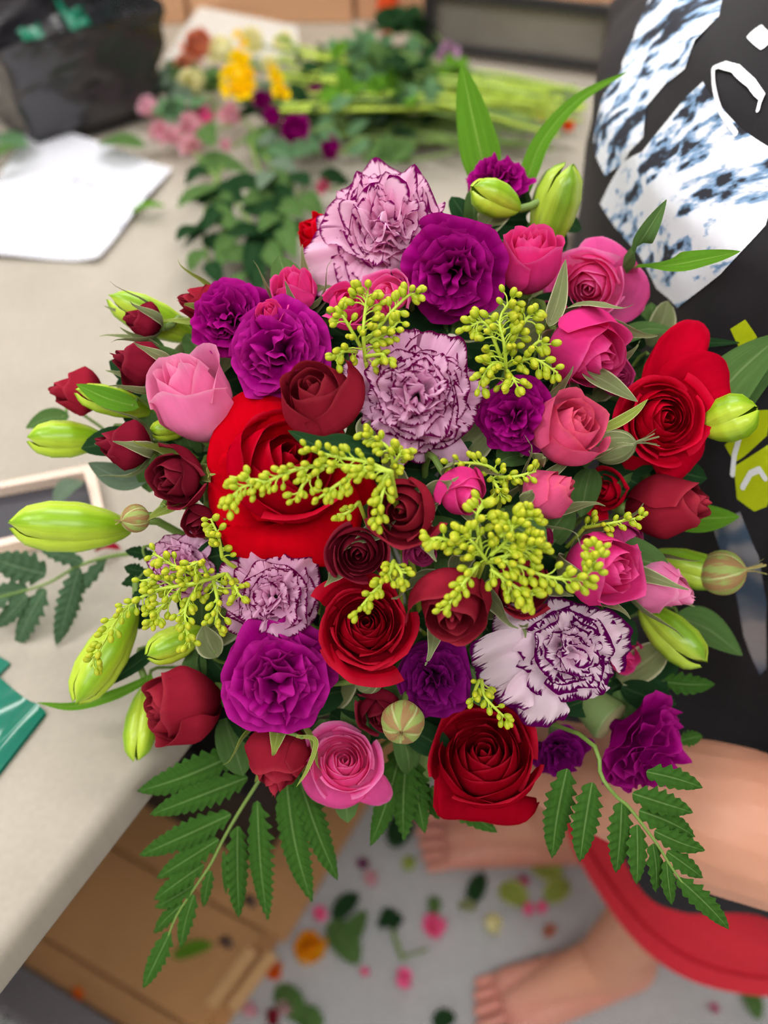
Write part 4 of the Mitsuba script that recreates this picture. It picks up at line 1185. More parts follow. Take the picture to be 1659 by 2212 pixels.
# lavender bicolour carnations
carnation('lavender_carnation', 'largest lavender carnation with purple rims at the top of the bouquet', 838, 508, D(868, 482, 2), 345, 95, 30, 'm_lavender', 50, 131, .55, GL, ruffle=.15, wmax=.66,
          extra=(([(870, 520, D(868, 482, 40)), (760, 560, D(868, 482, -4)), (655, 590, D(868, 482, 4))], 170, (-.4, 0, 1), .10, 1),
                 ([(860, 520, D(868, 482, 40)), (770, 500, D(868, 482, 0)), (690, 480, D(868, 482, 12))], 150, (-.4, .2, 1), .10, 2),
                 ([(860, 560, D(868, 482, 40)), (790, 610, D(868, 482, 0)), (700, 640, D(868, 482, 6))], 150, (-.3, -.3, 1), .10, 3),
                 ([(880, 600, D(868, 482, 30)), (860, 540, D(868, 482, -14)), (845, 470, D(868, 482, -22))], 130, (0, -.3, 1), .10, 4),
                 ([(920, 600, D(868, 482, 20)), (900, 560, D(868, 482, -14)), (880, 505, D(868, 482, -20))], 110, (.1, -.3, 1), .10, 5)))
carnation('lavender_carnation', 'lavender carnation with dense dark rims in the middle of the bouquet', 900, 856, D(925, 858, 4), 320, 100, 8, 'm_lavender_dusk', 54, 133, .50, GL, ruffle=.17, wmax=.62, roll=40,
          extra=(([(930, 880, D(925, 858, 30)), (925, 940, D(925, 858, 6)), (910, 1000, D(925, 858, 10))], 190, (0, -.4, 1), .12, 6),
                 ([(900, 860, D(925, 858, 30)), (820, 810, D(925, 858, 8)), (745, 780, D(925, 858, 14))], 110, (-.4, .2, 1), .12, 7)))
carnation('lavender_carnation', 'lavender carnation between the largest red rose and the magenta carnation', 595, 1290, D(595, 1290, 16), 250, 200, 10, 'm_lavender_dusk', 40, 135, .50, GL, ruffle=.17, wmax=.66)
carnation('lavender_carnation', 'white carnation with bold purple rims above the fuchsia carnation', 1225, 1400, D(1225, 1400, 0), 270, 330, 20, 'm_lavender_white', 34, 137, .45, GL, ruffle=.14, wmax=.72,
          extra=(([(1250, 1360, D(1225, 1400, 30)), (1150, 1370, D(1225, 1400, -6)), (1070, 1400, D(1225, 1400, 2))], 150, (-.3, 0, 1), .10, 8),
                 ([(1240, 1380, D(1225, 1400, 30)), (1130, 1430, D(1225, 1400, -4)), (1035, 1480, D(1225, 1400, 8))], 190, (-.3, -.3, 1), .10, 9),
                 ([(1240, 1400, D(1225, 1400, 30)), (1180, 1480, D(1225, 1400, 0)), (1130, 1560, D(1225, 1400, 8))], 150, (-.2, -.4, 1), .12, 10),
                 ([(1240, 1400, D(1225, 1400, 30)), (1230, 1460, D(1225, 1400, -4)), (1225, 1510, D(1225, 1400, 2))], 180, (0, -.4, 1), .10, 11),
                 ([(1240, 1400, D(1225, 1400, 30)), (1300, 1390, D(1225, 1400, 0)), (1362, 1370, D(1225, 1400, 6))], 140, (.3, 0, 1), .10, 12)))
carnation('lavender_carnation', 'lavender carnation behind the feathery lime spray', 395, 1225, D(395, 1225, 14), 180, 160, 25, 'm_lavender_dusk', 28, 139, .50, GL, ruffle=.16, wmax=.66)

# purple carnations
carnation('purple_carnation', 'deep purple carnation next to the topmost lavender carnation', 983, 584, D(985, 585, -12), 258, 230, 14, 'm_violet', 26, 141, .55, GV, ruffle=.13, wmax=.86)
carnation('purple_carnation', 'purple carnation above the pale pink rose', 500, 692, D(496, 690, 2), 212, 130, 26, 'm_violet', 26, 143, .55, GV, ruffle=.14, wmax=.82)
carnation('purple_carnation', 'bright purple carnation behind the round burgundy rose', 604, 758, D(612, 756, -2), 262, 120, 20, 'm_magenta', 24, 145, .50, GV, ruffle=.12, wmax=.92)
carnation('purple_carnation', 'ruffled purple carnation below the second lime spray, next to the salmon rose', 1115, 898, D(1115, 898, -4), 200, 200, 14, 'm_violet', 26, 147, .55, GV, ruffle=.16, wmax=.80)
carnation('purple_carnation', 'large magenta carnation with broad smooth petals beside the wine rose', 600, 1466, D(600, 1466, -10), 268, 280, 14, 'm_magenta', 26, 149, .50, GV, ruffle=.15, wmax=.92)
carnation('purple_carnation', 'darkest purple carnation in the shade under the burgundy roses', 938, 1462, D(938, 1462, 24), 205, 270, 18, 'm_dark_violet', 26, 151, .50, GV, ruffle=.15, wmax=.82)
carnation('purple_carnation', 'fuchsia carnation with its green calyx showing, above the toothed fern', 1376, 1606, D(1380, 1604, -8), 280, 320, 62, 'm_magenta', 20, 153, .50, GV, ruffle=.15, wmax=.92, calyx_w=1.5)
carnation('purple_carnation', 'dark purple carnation between the deep red rose and the fuchsia carnation', 1205, 1622, D(1205, 1622, 34), 140, 280, 35, 'm_dark_violet', 18, 155, .50, GV, ruffle=.12, wmax=.9)
carnation('purple_carnation', 'purple carnation behind the stubby lily bud and the blades', 1072, 402, D(1072, 402, 18), 165, 95, 42, 'm_violet', 22, 157, .55, GV, ruffle=.14, wmax=.86)

# lily buds
GLB = 'lily buds'
lily_bud('lily_bud', 'stubby lily bud at the foot of the arched blade', 1072, 430, D(1072, 430, -6), 118, 82, 155, 62, 'm_lily', 1, group=GLB)
lily_bud('lily_bud', 'thick lily bud split into lobes behind the upright pink bud', 1196, 462, D(1196, 462, 6), 195, 100, 72, 60, 'm_lily_deep', 2, group=GLB, spread=.16)
lily_bud('lily_bud', 'round lily bud against the yellow green shirt print', 1574, 905, .612, 122, 104, 22, 58, 'm_lily', 3, group=GLB)
lily_bud('lily_bud', 'short lime lily bud under the burgundy buds at the outer edge', 146, 947, D(146, 947, 0), 150, 84, 180, 70, 'm_lily', 4, group=GLB)
lily_bud('lily_bud', 'longest lily bud, above the dusty fern frond', 158, 1137, D(158, 1137, -10), 240, 114, 178, 74, 'm_lily', 5, group=GLB)
lily_bud('lily_bud', 'lily bud pointing down under the tip of the feathery lime spray', 230, 1412, D(230, 1412, 0), 224, 98, 238, 72, 'm_lily', 6, group=GLB)
lily_bud('lily_bud', 'short lily bud above the wine rose lying on its side', 380, 1388, D(380, 1388, 10), 125, 76, 205, 66, 'm_lily', 7, group=GLB)
lily_bud('lily_bud', 'lily bud hanging beside the wine rose lying on its side', 306, 1560, D(306, 1560, 12), 150, 72, 262, 70, 'm_lily', 8, group=GLB)
lily_bud('lily_bud', 'yellow green lily bud under the light pink bud', 1450, 1368, D(1450, 1368, 6), 170, 96, 318, 68, 'm_lily_deep', 9, group=GLB, spread=.16)
lily_bud('lily_bud', 'green lily bud behind the wispy burgundy bud', 335, 688, D(335, 688, 16), 190, 84, 155, 66, 'm_lily', 10, group=GLB)
lily_bud('lily_bud', 'green lily bud under the smooth burgundy bud', 252, 868, D(252, 868, 8), 160, 66, 165, 66, 'm_lily', 11, group=GLB)
lily_bud('lily_bud', 'green lily bud behind the veined round rosebud', 1480, 1225, D(1480, 1225, 26), 170, 84, 345, 68, 'm_lily_deep', 12, group=GLB)
lily_bud('lily_bud', 'small lily bud tucked under the pale pink rose', 372, 925, D(372, 925, 16), 90, 52, 190, 66, 'm_lily', 13, group=GLB)

# closed rosebuds
GRB = 'closed rosebuds'
round_bud('rosebud', 'round reddish green rosebud above the lowest roses', 870, 1560, D(870, 1560, -24), 94, 262, 24, 1, group=GRB, tail=.28)
round_bud('rosebud', 'round veined rosebud with whiskers on a red stem', 1560, 1238, D(1560, 1238, -6), 98, 8, 62, 2, group=GRB, tail=.55)
round_bud('rosebud', 'reddish rosebud at the foot of the longest lily bud', 292, 1120, D(292, 1120, -16), 62, 190, 55, 3, group=GRB, tail=.3)
round_bud('rosebud', 'small green rosebud below the crimson rose', 797, 1466, D(797, 1466, 6), 66, 10, 40, 4, group=GRB, m='m_sepal', tail=.2)
round_bud('rosebud', 'pale green rosebud with long pointed sepals over the crimson rose', 1325, 966, D(1325, 966, -16), 76, 12, 64, 5, group=GRB, m='m_sepal', tail=.85, elong=1.25, core='m_salmon')

# golden aster sprays
gold_spray('lime spray lying across the largest red rose', [([(845, 1018), (736, 1006), (649, 1012), (577, 1040), (519, 1055), (492, 1096)], 56, 26), ([(842, 1020), (790, 998), (721, 986), (660, 970)], 26, 20), ([(577, 1040), (530, 1036), (496, 1030)], 7, 14),
                                                            ([(800, 1012), (740, 1040), (690, 1075)], 18, 20), ([(700, 1010), (660, 1040), (640, 1075)], 10, 18)], D(670, 1030, -44), 1)
gold_spray('lime sprig beside the dark leaf below the middle lavender carnation', [([(852, 1012, 10), (840, 970), (812, 948), (786, 932)], 20, 16), ([(846, 1008, 10), (862, 985), (868, 972)], 12, 20)], D(830, 970, -26), 2, 20)
gold_spray('lime sprig hanging beside the star mouthed burgundy rose', [([(840, 1026, 4), (824, 1075), (815, 1135)], 16, 16)], D(815, 1090, -38), 3, 22)
gold_spray('lime spray under the topmost lavender carnation', [([(790, 780, 14), (785, 720), (790, 660), (795, 632)], 26, 34), ([(790, 740, 8), (840, 680), (880, 640), (905, 634)], 20, 16), ([(780, 750, 10), (745, 690), (730, 670)], 14, 22), ([(790, 770, 10), (825, 765), (830, 770)], 8, 20), ([(770, 760, 14), (740, 760), (725, 780)], 10, 16), ([(800, 740, 6), (840, 715), (860, 695)], 12, 18)], D(800, 700, -34), 4, 21)
gold_spray('lime spray between the deep purple carnation and the swirled pink rose', [([(1095, 830, 20), (1090, 750), (1080, 690), (1110, 640)], 30, 34), ([(1090, 770, 10), (1130, 700), (1155, 670)], 18, 22), ([(1095, 790, 12), (1150, 775), (1205, 805)], 16, 20), ([(1085, 780, 10), (1050, 700), (1015, 705)], 18, 24), ([(1090, 790, 10), (1060, 790), (1035, 830)], 14, 24), ([(1095, 800, 10), (1110, 820), (1115, 830)], 12, 26), ([(1120, 790, 8), (1160, 740), (1180, 745)], 10, 18)], D(1100, 740, -36), 5, 22)
gold_spray('lime sprig above the middle pink bud', [([(1095, 1050, 14), (1060, 1010), (1010, 1000), (965, 1005)], 18, 18), ([(1070, 1030, 10), (1110, 1030), (1158, 1018)], 14, 16), ([(1060, 1030, 10), (1075, 1055), (1080, 1068)], 12, 20)], D(1060, 1020, -12), 6, 18)
gold_spray('biggest lime spray, reaching from the middle pink bud to the sideways pink rose', [([(1045, 1215, 14), (1100, 1215), (1180, 1245), (1250, 1250), (1280, 1225), (1293, 1175)], 50, 24), ([(1060, 1200, 8), (1100, 1160), (1110, 1115)], 34, 34), ([(1060, 1210, 8), (1130, 1190), (1155, 1170)], 34, 34),
                                                                                                ([(1050, 1210, 10), (1020, 1170), (1000, 1150)], 22, 26), ([(1040, 1190, 10), (1030, 1120), (1045, 1080)], 16, 24), ([(1060, 1230, 6), (1110, 1265), (1150, 1290)], 26, 28), ([(1040, 1200, 14), (960, 1165), (925, 1165)], 16, 18), ([(1080, 1160, 4), (1140, 1120), (1150, 1112)], 12, 22)], D(1100, 1190, -46), 7, 23)
gold_spray('lime sprig lying over the crimson rose', [([(850, 1212, 12), (840, 1240), (810, 1275), (768, 1325)], 28, 18), ([(850, 1215, 14), (865, 1235), (870, 1255)], 12, 18)], D(820, 1270, -28), 8, 19)
gold_spray('lime sprig hanging over the downward burgundy rose', [([(1030, 1222, 4), (1005, 1255), (985, 1285), (958, 1318)], 20, 16)], D(1000, 1260, -44), 9, 21)
gold_spray('feathery lime spray over the lavender carnation at the bouquet edge', [([(500, 1235, 20), (420, 1260), (340, 1275), (270, 1315), (225, 1385), (195, 1440)], 46, 22), ([(440, 1250, 10), (390, 1230), (330, 1195)], 20, 20), ([(430, 1260, 10), (400, 1320), (410, 1400)], 26, 22), ([(400, 1265, 10), (350, 1310), (330, 1350)], 22, 26),
                                                                             ([(460, 1250, 14), (470, 1300), (465, 1350)], 20, 28), ([(380, 1270, 8), (350, 1250), (305, 1255)], 16, 18), ([(450, 1245, 10), (430, 1215), (390, 1235)], 16, 24), ([(490, 1240, 14), (510, 1270), (515, 1290)], 10, 18)], D(380, 1290, -30), 10, 19)
gold_spray('short lime sprig below the largest red rose beside the dark wine rose', [([(480, 1205, 8), (472, 1160), (455, 1120)], 18, 14)], D(468, 1160, -14), 11, 20)
gold_spray('lime sprig under the long wine red bud', [([(1262, 1140, 14), (1320, 1130), (1392, 1116)], 20, 15)], D(1320, 1125, -22), 12, 18)
gold_spray('lime sprig between the white carnation and the deep red rose', [([(1040, 1470, 12), (1048, 1505), (1080, 1540), (1095, 1552)], 14, 14), ([(1035, 1470, 12), (1025, 1495), (1022, 1512)], 7, 10)], D(1055, 1510, -4), 13, 18)
gold_spray('tiny lime sprig on the lower petal of the largest red rose', [([(775, 1085, 6), (750, 1108), (728, 1112)], 9, 12)], D(750, 1108, -22), 14, 16)

# blades and leaves
blade('upright green blade behind the topmost carnations', [(1055, 420), (1040, 340), (1018, 240), (997, 139)], 92, D(1040, 300, 16), (-.2, .1, 1), fold=.30)
blade('long arched blade curving towards the shirt', [(1118, 450), (1138, 390), (1175, 300), (1250, 215), (1357, 154)], 46, D(1200, 300, -4), (-.3, .2, 1), fold=.25)
blade('small dark blade crossing the shirt print', [(1325, 600, 75), (1385, 520, 8), (1440, 431)], 48, .598, (.2, .1, 1), m='m_mid_leaf', fold=.35, shape='lance')
blade('flat green blade pointing at the shirt print', [(1345, 580, 75), (1440, 574, 12), (1520, 560), (1599, 543)], 58, .590, (0, .4, 1), fold=.25)
blade('broad bluish leaf above the round lily bud, cut by the frame', [(1520, 900), (1590, 810), (1690, 720)], 120, .630, (-.3, .3, 1), m='m_mid_leaf', fold=.15)
blade('bluish leaf behind the round lily bud, lower of the pair', [(1540, 930), (1610, 840), (1690, 770)], 84, .640, (-.3, .3, 1), m='m_mid_leaf', fold=.2)
blade('dark strap leaf behind the crimson rose', [(1400, 780), (1480, 745), (1600, 740)], 40, .650, (0, .5, 1), m='m_dark_leaf', fold=.2)
blade('dark strap leaf above the crimson rose towards the shirt', [(1330, 740), (1390, 712), (1460, 715)], 46, .650, (0, .5, 1), m='m_mid_leaf', fold=.2)
blade('broad leaf beside the yellow green lily bud', [(1460, 1330), (1530, 1360), (1604, 1416)], 80, D(1550, 1370, 18), (.2, .3, 1), m='m_mid_leaf', fold=.2, shape='lance')
blade('leaf tip sticking out under the long wine red bud', [(1430, 1120), (1520, 1120), (1598, 1116)], 64, D(1540, 1120, 16), (.2, .2, 1), m='m_blade', fold=.2, shape='lance')
blade('thin curved blade over the near table edge', [(330, 1462), (250, 1500), (160, 1526), (80, 1518)], 26, D(200, 1500, 4), (0, .4, 1), fold=.2)
blade('dark blade below the downward lily bud', [(345, 1395), (285, 1440), (212, 1490)], 36, D(280, 1440, 20), (0, .3, 1), m='m_dark_leaf', fold=.3, shape='lance')
blade('dark folded leaf between largest red rose and lime spray', [(820, 985, 4), (740, 968), (690, 965), (622, 930)], 66, D(720, 965, -28), (0, .5, 1), m='m_dark_leaf', fold=.3, shape='blade')
blade('grey green leaf between round burgundy rose and middle carnation', [(790, 960), (805, 920), (815, 880)], 70, D(800, 920, 8), (0, 0, 1), m='m_sepal', fold=.2, shape='lance')
blade('green leaf lying over the smooth burgundy bud', [(300, 880), (230, 860), (165, 830)], 48, D(230, 860, -14), (-.1, .3, 1), m='m_blade', fold=.25, shape='lance')
blade('faded green leaf behind the outermost burgundy bud', [(150, 900), (100, 905), (55, 925)], 44, D(100, 910, 40), (0, .3, 1), m='m_mid_leaf', fold=.2, shape='lance')
blade('grey green leaf behind the burgundy buds over the case', [(330, 1020), (260, 1030), (190, 1000)], 66, D(260, 1020, 36), (0, .3, 1), m='m_grey_leaf', fold=.2, shape='lance')
blade('dark leaf behind the fuchsia carnation', [(1300, 1500), (1400, 1440), (1440, 1380)], 120, D(1400, 1440, 44), (.2, .2, 1), m='m_dark_leaf', fold=.2, shape='oval')
blade('pale folded leaf beneath the short lily bud', [(470, 1420), (450, 1385), (440, 1350)], 60, D(455, 1390, 20), (0, 0, 1), m='m_sepal', fold=.2, shape='lance')
blade('slim green leaf under the pink rose of the lower edge', [(640, 1590), (682, 1600), (665, 1660), (640, 1700)], 12, D(660, 1640, -30), (0, 0, 1), m='m_sepal_green', fold=.2)
blade('thin sepal like leaf standing before the large pink rose', [(1185, 705), (1205, 650), (1222, 560)], 40, D(1205, 640, -28), (0, 0, 1), m='m_sepal', fold=.3, shape='lance')
blade('pale leaf spreading under the swirled pink rose', [(1255, 800), (1310, 825), (1378, 868)], 46, D(1310, 830, -22), (0, .3, 1), m='m_sepal', fold=.25, shape='lance')
blade('pale leaf curling over the crimson rose from the closed bud', [(1280, 935), (1330, 915), (1370, 890), (1400, 862)], 24, D(1340, 900, -24), (0, .3, 1), m='m_sepal_green', fold=.25, shape='lance')

# ferns
F1A = [(509, 1629, 296, 1710, 60), (535, 1679, 323, 1761, 54), (499, 1759, 300, 1849, 50), (473, 1813, 338, 1898, 42), (441, 1867, 332, 1945, 36), (419, 1911, 334, 1961, 32), (397, 1951, 332, 2016, 30), (368, 2013, 309, 2135, 36),
       (513, 1784, 517, 1983, 46), (556, 1730, 578, 1987, 54), (484, 1838, 488, 1932, 14), (419, 1932, 390, 2048, 30), (455, 1880, 440, 1960, 22)]
fern('large toothed fern frond hanging over the table edge below the wine rose', [(640, 1560, 20), (570, 1670), (520, 1748), (484, 1810), (455, 1867), (423, 1914), (379, 1983), (350, 2059), (312, 2128)], F1A, D(480, 1780, -8), 1)
fern('fern frond hanging under the hot pink rose', [(760, 1560, 20), (640, 1640), (600, 1670)], [(618, 1675, 674, 1949, 58), (640, 1660, 730, 1902, 52), (620, 1690, 610, 1800, 30)], D(660, 1760, 16), 2)
fern('dark fern frond between the hot pink rose and the deep red rose', [(880, 1500, 20), (884, 1600), (900, 1680), (925, 1740)], [(880, 1620, 872, 1815, 62), (895, 1640, 918, 1800, 44), (905, 1690, 950, 1770, 40), (870, 1600, 800, 1828, 50), (930, 1700, 1075, 1798, 44)], D(890, 1700, 30), 3)
F2 = [(1225, 1660, 1193, 1854, 54), (1279, 1690, 1253, 1862, 54), (1343, 1731, 1331, 1886, 46), (1376, 1781, 1376, 1911, 40), (1410, 1822, 1417, 1928, 34), (1440, 1859, 1452, 1955, 29), (1396, 1667, 1518, 1701, 42), (1366, 1714, 1497, 1755, 48),
      (1380, 1751, 1502, 1807, 48), (1413, 1795, 1523, 1837, 40), (1440, 1839, 1519, 1896, 36), (1464, 1896, 1575, 2007, 40)]
fern('toothed fern frond hanging before the red bottoms', [(1240, 1580, 24), (1300, 1680), (1332, 1721), (1356, 1741), (1393, 1788), (1423, 1829), (1457, 1883), (1504, 1943), (1565, 1998)], F2, D(1400, 1780, -100), 4)
fern('dark fern tip behind the fuchsia carnation against the black shirt', [(1330, 1460, 10), (1420, 1470), (1480, 1476)], [(1400, 1468, 1400, 1510, 30), (1430, 1472, 1545, 1478, 40), (1380, 1465, 1330, 1520, 30), (1470, 1600, 1518, 1590, 30)], D(1440, 1475, 30), 5)
F3 = [(171, 1226, 122, 1395, 46), (98, 1271, 35, 1404, 46), (59, 1285, -10, 1356, 36), (100, 1240, -20, 1204, 64), (180, 1215, 90, 1190, 32), (60, 1270, -30, 1290, 40), (230, 1205, 140, 1300, 26), (20, 1290, -60, 1330, 36)]
fern('dusty fern frond reaching out over the table below the longest lily bud', [(330, 1195, -30), (250, 1200), (171, 1222), (98, 1262), (0, 1290), (-60, 1310)], F3, .745, 6, m='m_fern_dusty', stem_to_bind=False)
fern('dark fern frond behind the feathery lime spray', [(380, 1200, 10), (320, 1230), (290, 1260)], [(330, 1200, 270, 1190, 26), (310, 1235, 268, 1225, 26), (320, 1245, 262, 1262, 28), (330, 1270, 285, 1290, 28), (330, 1300, 300, 1360, 40)], D(310, 1240, 40), 7, m='m_dark_leaf', stem_to_bind=True)

# dark foliage filling the bouquet between the blooms
for i, (x, y, where) in enumerate(((705, 690, 'the topmost lavender and bright purple carnations'), (770, 740, 'the round burgundy rose and the topmost carnation'), (430, 1000, 'the pale pink rose and the largest red rose'), (480, 980, 'the largest red rose and the burgundy buds'),
                                  (960, 1010, 'the middle carnation and the middle pink bud'), (1080, 1000, 'the ruffled purple carnation and the smooth salmon bud'), (1180, 860, 'the swirled pink rose and the ruffled purple carnation'), (1060, 1100, 'the middle pink bud and the salmon bud'),
                                  (1280, 1000, 'the closed green bud and the salmon bud'), (1400, 760, 'the swirled pink rose and the crimson rose'), (700, 1290, 'the darkest wine rose and the crimson rose'), (430, 1390, 'the short lily bud and the magenta carnation'),
                                  (760, 1490, 'the magenta carnation and the darkest purple carnation'), (1040, 1340, 'the downward burgundy rose and the white carnation'), (1290, 1310, 'the sideways pink rose and the white carnation'), (1130, 1180, 'the blooms under the biggest lime spray'),
                                  (700, 1540, 'the magenta carnation and the hot pink rose'), (1330, 1480, 'the white carnation and the fuchsia carnation'), (560, 1180, 'the largest red rose and the lavender carnation'), (880, 1010, 'the middle carnation and the star mouthed rose'), (860, 690, 'the topmost carnation and the middle carnation'),
                                  (1150, 470, 'the lily buds and the upright pink bud'), (1000, 1390, 'the crimson rose and the darkest purple carnation'), (330, 960, 'the burgundy buds at the outer edge'), (480, 1540, 'the wine rose and the fern'), (640, 700, 'the coral buds'), (860, 1560, 'the lowest roses'), (1390, 1000, 'the crimson rose and the long wine bud'), (1130, 655, 'the deep purple carnation and the large pink rose'), (1095, 780, 'the second lime spray and the middle carnation'), (1180, 760, 'the swirled pink rose and the second lime spray'), (975, 735, 'the deep purple carnation and the middle carnation'), (470, 830, 'the pale pink rose and the bright purple carnation'), (350, 840, 'the paired outer buds'), (1020, 520, 'the stubby lily bud and the deep purple carnation'), (1240, 880, 'the salmon rose and the mauve bud'))):
    k = thing('foliage_sprig', 'dark green foliage sprig deep between ' + where, 'foliage')
    g = np.random.default_rng(900 + i)
    d0 = D(x, y, 42)
    c = at(x, y, d0)
    n = unit(c - BIND)
    part(k, 'stem', tube(stem_path(c - n * .012, n, 950 + i), .0017, 5), 'm_stem', True, np.zeros((82, 2)))
    for j in range(7):
        a = j * 2.4 + g.uniform(-.4, .4)
        out = math.cos(a) * RT + math.sin(a) * UP
        L = g.uniform(.026, .040)
        s0 = c + out * .004
        tip = s0 + out * L - FW * g.uniform(-.010, .016)
        nrm = unit(-FW + .35 * g.normal(0, 1, 3))
        mm, uv = leaf_strip([s0, (s0 + tip) / 2 + nrm * .004, tip], L * .30, nrm, 10, 5, .2, shape='oval')
        part(k, 'leaf', mm, ('m_dark_leaf', 'm_dark_leaf', 'm_mid_leaf', 'm_sepal')[j % 4], True, uv)

# ---------------------------------------------------------------- cut flowers strewn on the table
def ray_depth(p):
    return float((p - CAM) @ FW)


def lay_rose(base, label, x, y, z, diam, m, n=(0, -.5, .8), N=11, H=1.3, top=(.5, 1.0), group=None, seed=0, cat='flower', name_petal='petal', leafm='m_mid_leaf', stem_to=None):
    p = on(x, y, z)
    k = thing(base, label, cat, group)
    R = frame(unit(n))
    rad = diam / 2 * ray_depth(p) / FPX / max(1, top[1] + .1)
    p = p + Z * max(0, 0)
    for (v, f), uv in rose_petals(N, rad, H * rad, top[0], top[1], 0, seed, 7, 6, .85, 1.0, .4):
        part(k, name_petal, (v @ R.T + p, f), m, True, uv)
    if stem_to is not None:
        q = on(stem_to[0], stem_to[1], z - .004)
        part(k, 'stem', tube(spline([p - unit(n) * rad * .6, p * .6 + q * .4 - Z * .004, q], 8), .002, 5), 'm_stem', True, np.zeros((42, 2)))
    return k


TF = 'cut flower heads heaped on the table'
zt = TZ + .03
for i, (base, lab, x, y, diam, m, N, st) in enumerate((
        ('garden_rose', 'rust coloured rose beside the lined bin', 430, 98, 84, 'm_rust', 14, (560, 150)), ('garden_rose', 'smaller rust coloured rose lying below the other rust rose', 404, 138, 60, 'm_rust', 10, (520, 170)),
        ('garden_rose', 'pale cream green rose left of the tall yellow blossom', 478, 108, 76, 'm_cream', 14, (640, 140)), ('garden_rose', 'cream yellow rose below the pale green rose', 418, 178, 66, 'm_cream', 12, (560, 190)),
        ('garden_rose', 'white cream rose right of the tall yellow blossom', 548, 88, 66, 'm_cream', 12, (720, 130)), ('garden_rose', 'creamy white rose by the white board', 612, 92, 60, 'm_cream', 12, (760, 140)),
        ('garden_rose', 'cream rose above the drooping yellow blossom', 585, 142, 46, 'm_cream', 12, (740, 170)), ('stock_flower', 'lilac flower beside the yellow blossom', 468, 158, 50, 'm_orchid', 10, (600, 180)),
        ('alstroemeria', 'pale pink bloom furthest from the paper in the pink bunch', 322, 232, 54, 'm_light_pink', 8, (420, 250)), ('alstroemeria', 'pale pink bloom next to the paper corner', 344, 285, 64, 'm_light_pink', 8, (430, 290)),
        ('alstroemeria', 'pale pink bloom between two others at the front of the pink bunch', 376, 296, 48, 'm_light_pink', 8, (440, 300)), ('alstroemeria', 'small mauve pink bloom in the pink bunch', 402, 238, 46, 'm_light_pink', 8, (470, 240)),
        ('alstroemeria', 'large striped pink bloom in the middle of the pink bunch', 414, 278, 74, 'm_light_pink', 9, (500, 270)), ('alstroemeria', 'rosy pink bloom near the green leaves', 442, 250, 50, 'm_rose_pink', 8, (520, 240)),
        ('alstroemeria', 'pink bloom set apart nearest to the yellow blossom', 498, 248, 66, 'm_light_pink', 9, (560, 240)), ('alstroemeria', 'pink bloom lowest in the pink bunch', 415, 316, 56, 'm_light_pink', 8, (470, 300)),
        ('alstroemeria', 'faded pink bloom fallen under the big grey leaf', 488, 316, 32, 'm_light_pink', 7, (530, 300)), ('table_bloom', 'single pink bloom on the table above the topmost carnation', 700, 402, 36, 'm_salmon', 8, (740, 400)),
        ('purple_blossom', 'purple blossom drooping beside the yellow one', 566, 215, 52, 'm_violet', 9, (640, 220)), ('purple_blossom', 'purple blossom, second down the trailing row', 588, 255, 52, 'm_violet', 9, (660, 250)),
        ('purple_blossom', 'purple blossom with white tips, largest of the trailing row', 636, 280, 74, 'm_magenta', 12, (720, 270)), ('purple_blossom', 'purple blossom at the end of the trailing row, under a yellow bud', 714, 322, 58, 'm_violet', 10, (780, 300)),
        ('purple_blossom', 'lone purple blossom among the cut stems', 678, 192, 32, 'm_magenta', 8, (760, 190)), ('table_bloom', 'yellow bud above the last purple blossom', 709, 285, 32, 'm_yellow', 8, (780, 280)),
        ('lilac_flower', 'lilac flower before the black metal rack', 962, 112, 62, 'm_orchid', 8, (1000, 150)), ('table_bloom', 'orange bloom beside the black shirt', 1226, 272, 36, 'm_orange', 8, (1180, 260)),
        ('table_bloom', 'golden bloom among the stem ends near the shirt', 1168, 246, 30, 'm_yellow', 8, (1120, 240)), ('table_bloom', 'tiny yellow bloom on the stems above the tall upright blade', 1100, 178, 26, 'm_yellow', 7, (1060, 190)))):
    lay_rose(base, lab, x, y, TZ + (.07 if base == 'purple_blossom' else .045 if base == 'garden_rose' else .03), diam, m, (rng.uniform(-.5, .3), rng.uniform(-.9, -.3), rng.uniform(.3, .8)), N, 1.3, (.5, 1.05), None, 300 + i, stem_to=st)
# yellow snapdragons: many ruffled florets on one spike
for lab, pts, seed in (('tall bright yellow blossom spike on the table heap', [(519, 195, 34), (505, 165, 38), (535, 165, 40), (500, 190, 36), (538, 190, 34), (520, 145, 40), (515, 118, 32), (522, 95, 22), (516, 74, 18), (530, 130, 30)], 1),
                       ('smaller yellow blossom spike drooping over the purple blossoms', [(594, 158, 26), (600, 176, 28), (606, 194, 28), (612, 205, 22), (588, 145, 18)], 2)):
    k = thing('snapdragon', lab, 'flower')
    for j, (x, y, dm) in enumerate(pts):
        p = on(x, y, TZ + .07)
        rad = dm / 2 * ray_depth(p) / FPX * 1.15
        vs, fs, us = [], [], []
        n0 = 0
        for (v, f), uv in rose_petals(5, rad, 1.2 * rad, .6, 1.1, 0, 500 + seed * 20 + j, 7, 6, .85, 1.1, .8):
            R = frame(unit([rng.uniform(-.5, .5), -.6, .6]))
            vs.append(v @ R.T + p); fs.append(f + n0); us.append(uv); n0 += len(v)
        part(k, 'floret', (np.vstack(vs), np.vstack(fs)), 'm_yellow', True, np.vstack(us))
    q = [on(x, y, TZ + .03) for x, y, _ in (pts[0], pts[len(pts) // 2], pts[-1])]
    q.append(on(pts[-1][0] + 120, pts[-1][1] + 60, TZ + .02))
    part(k, 'stem', tube(spline(q, 12), .003, 5), 'm_stem', True, np.zeros((62, 2)))

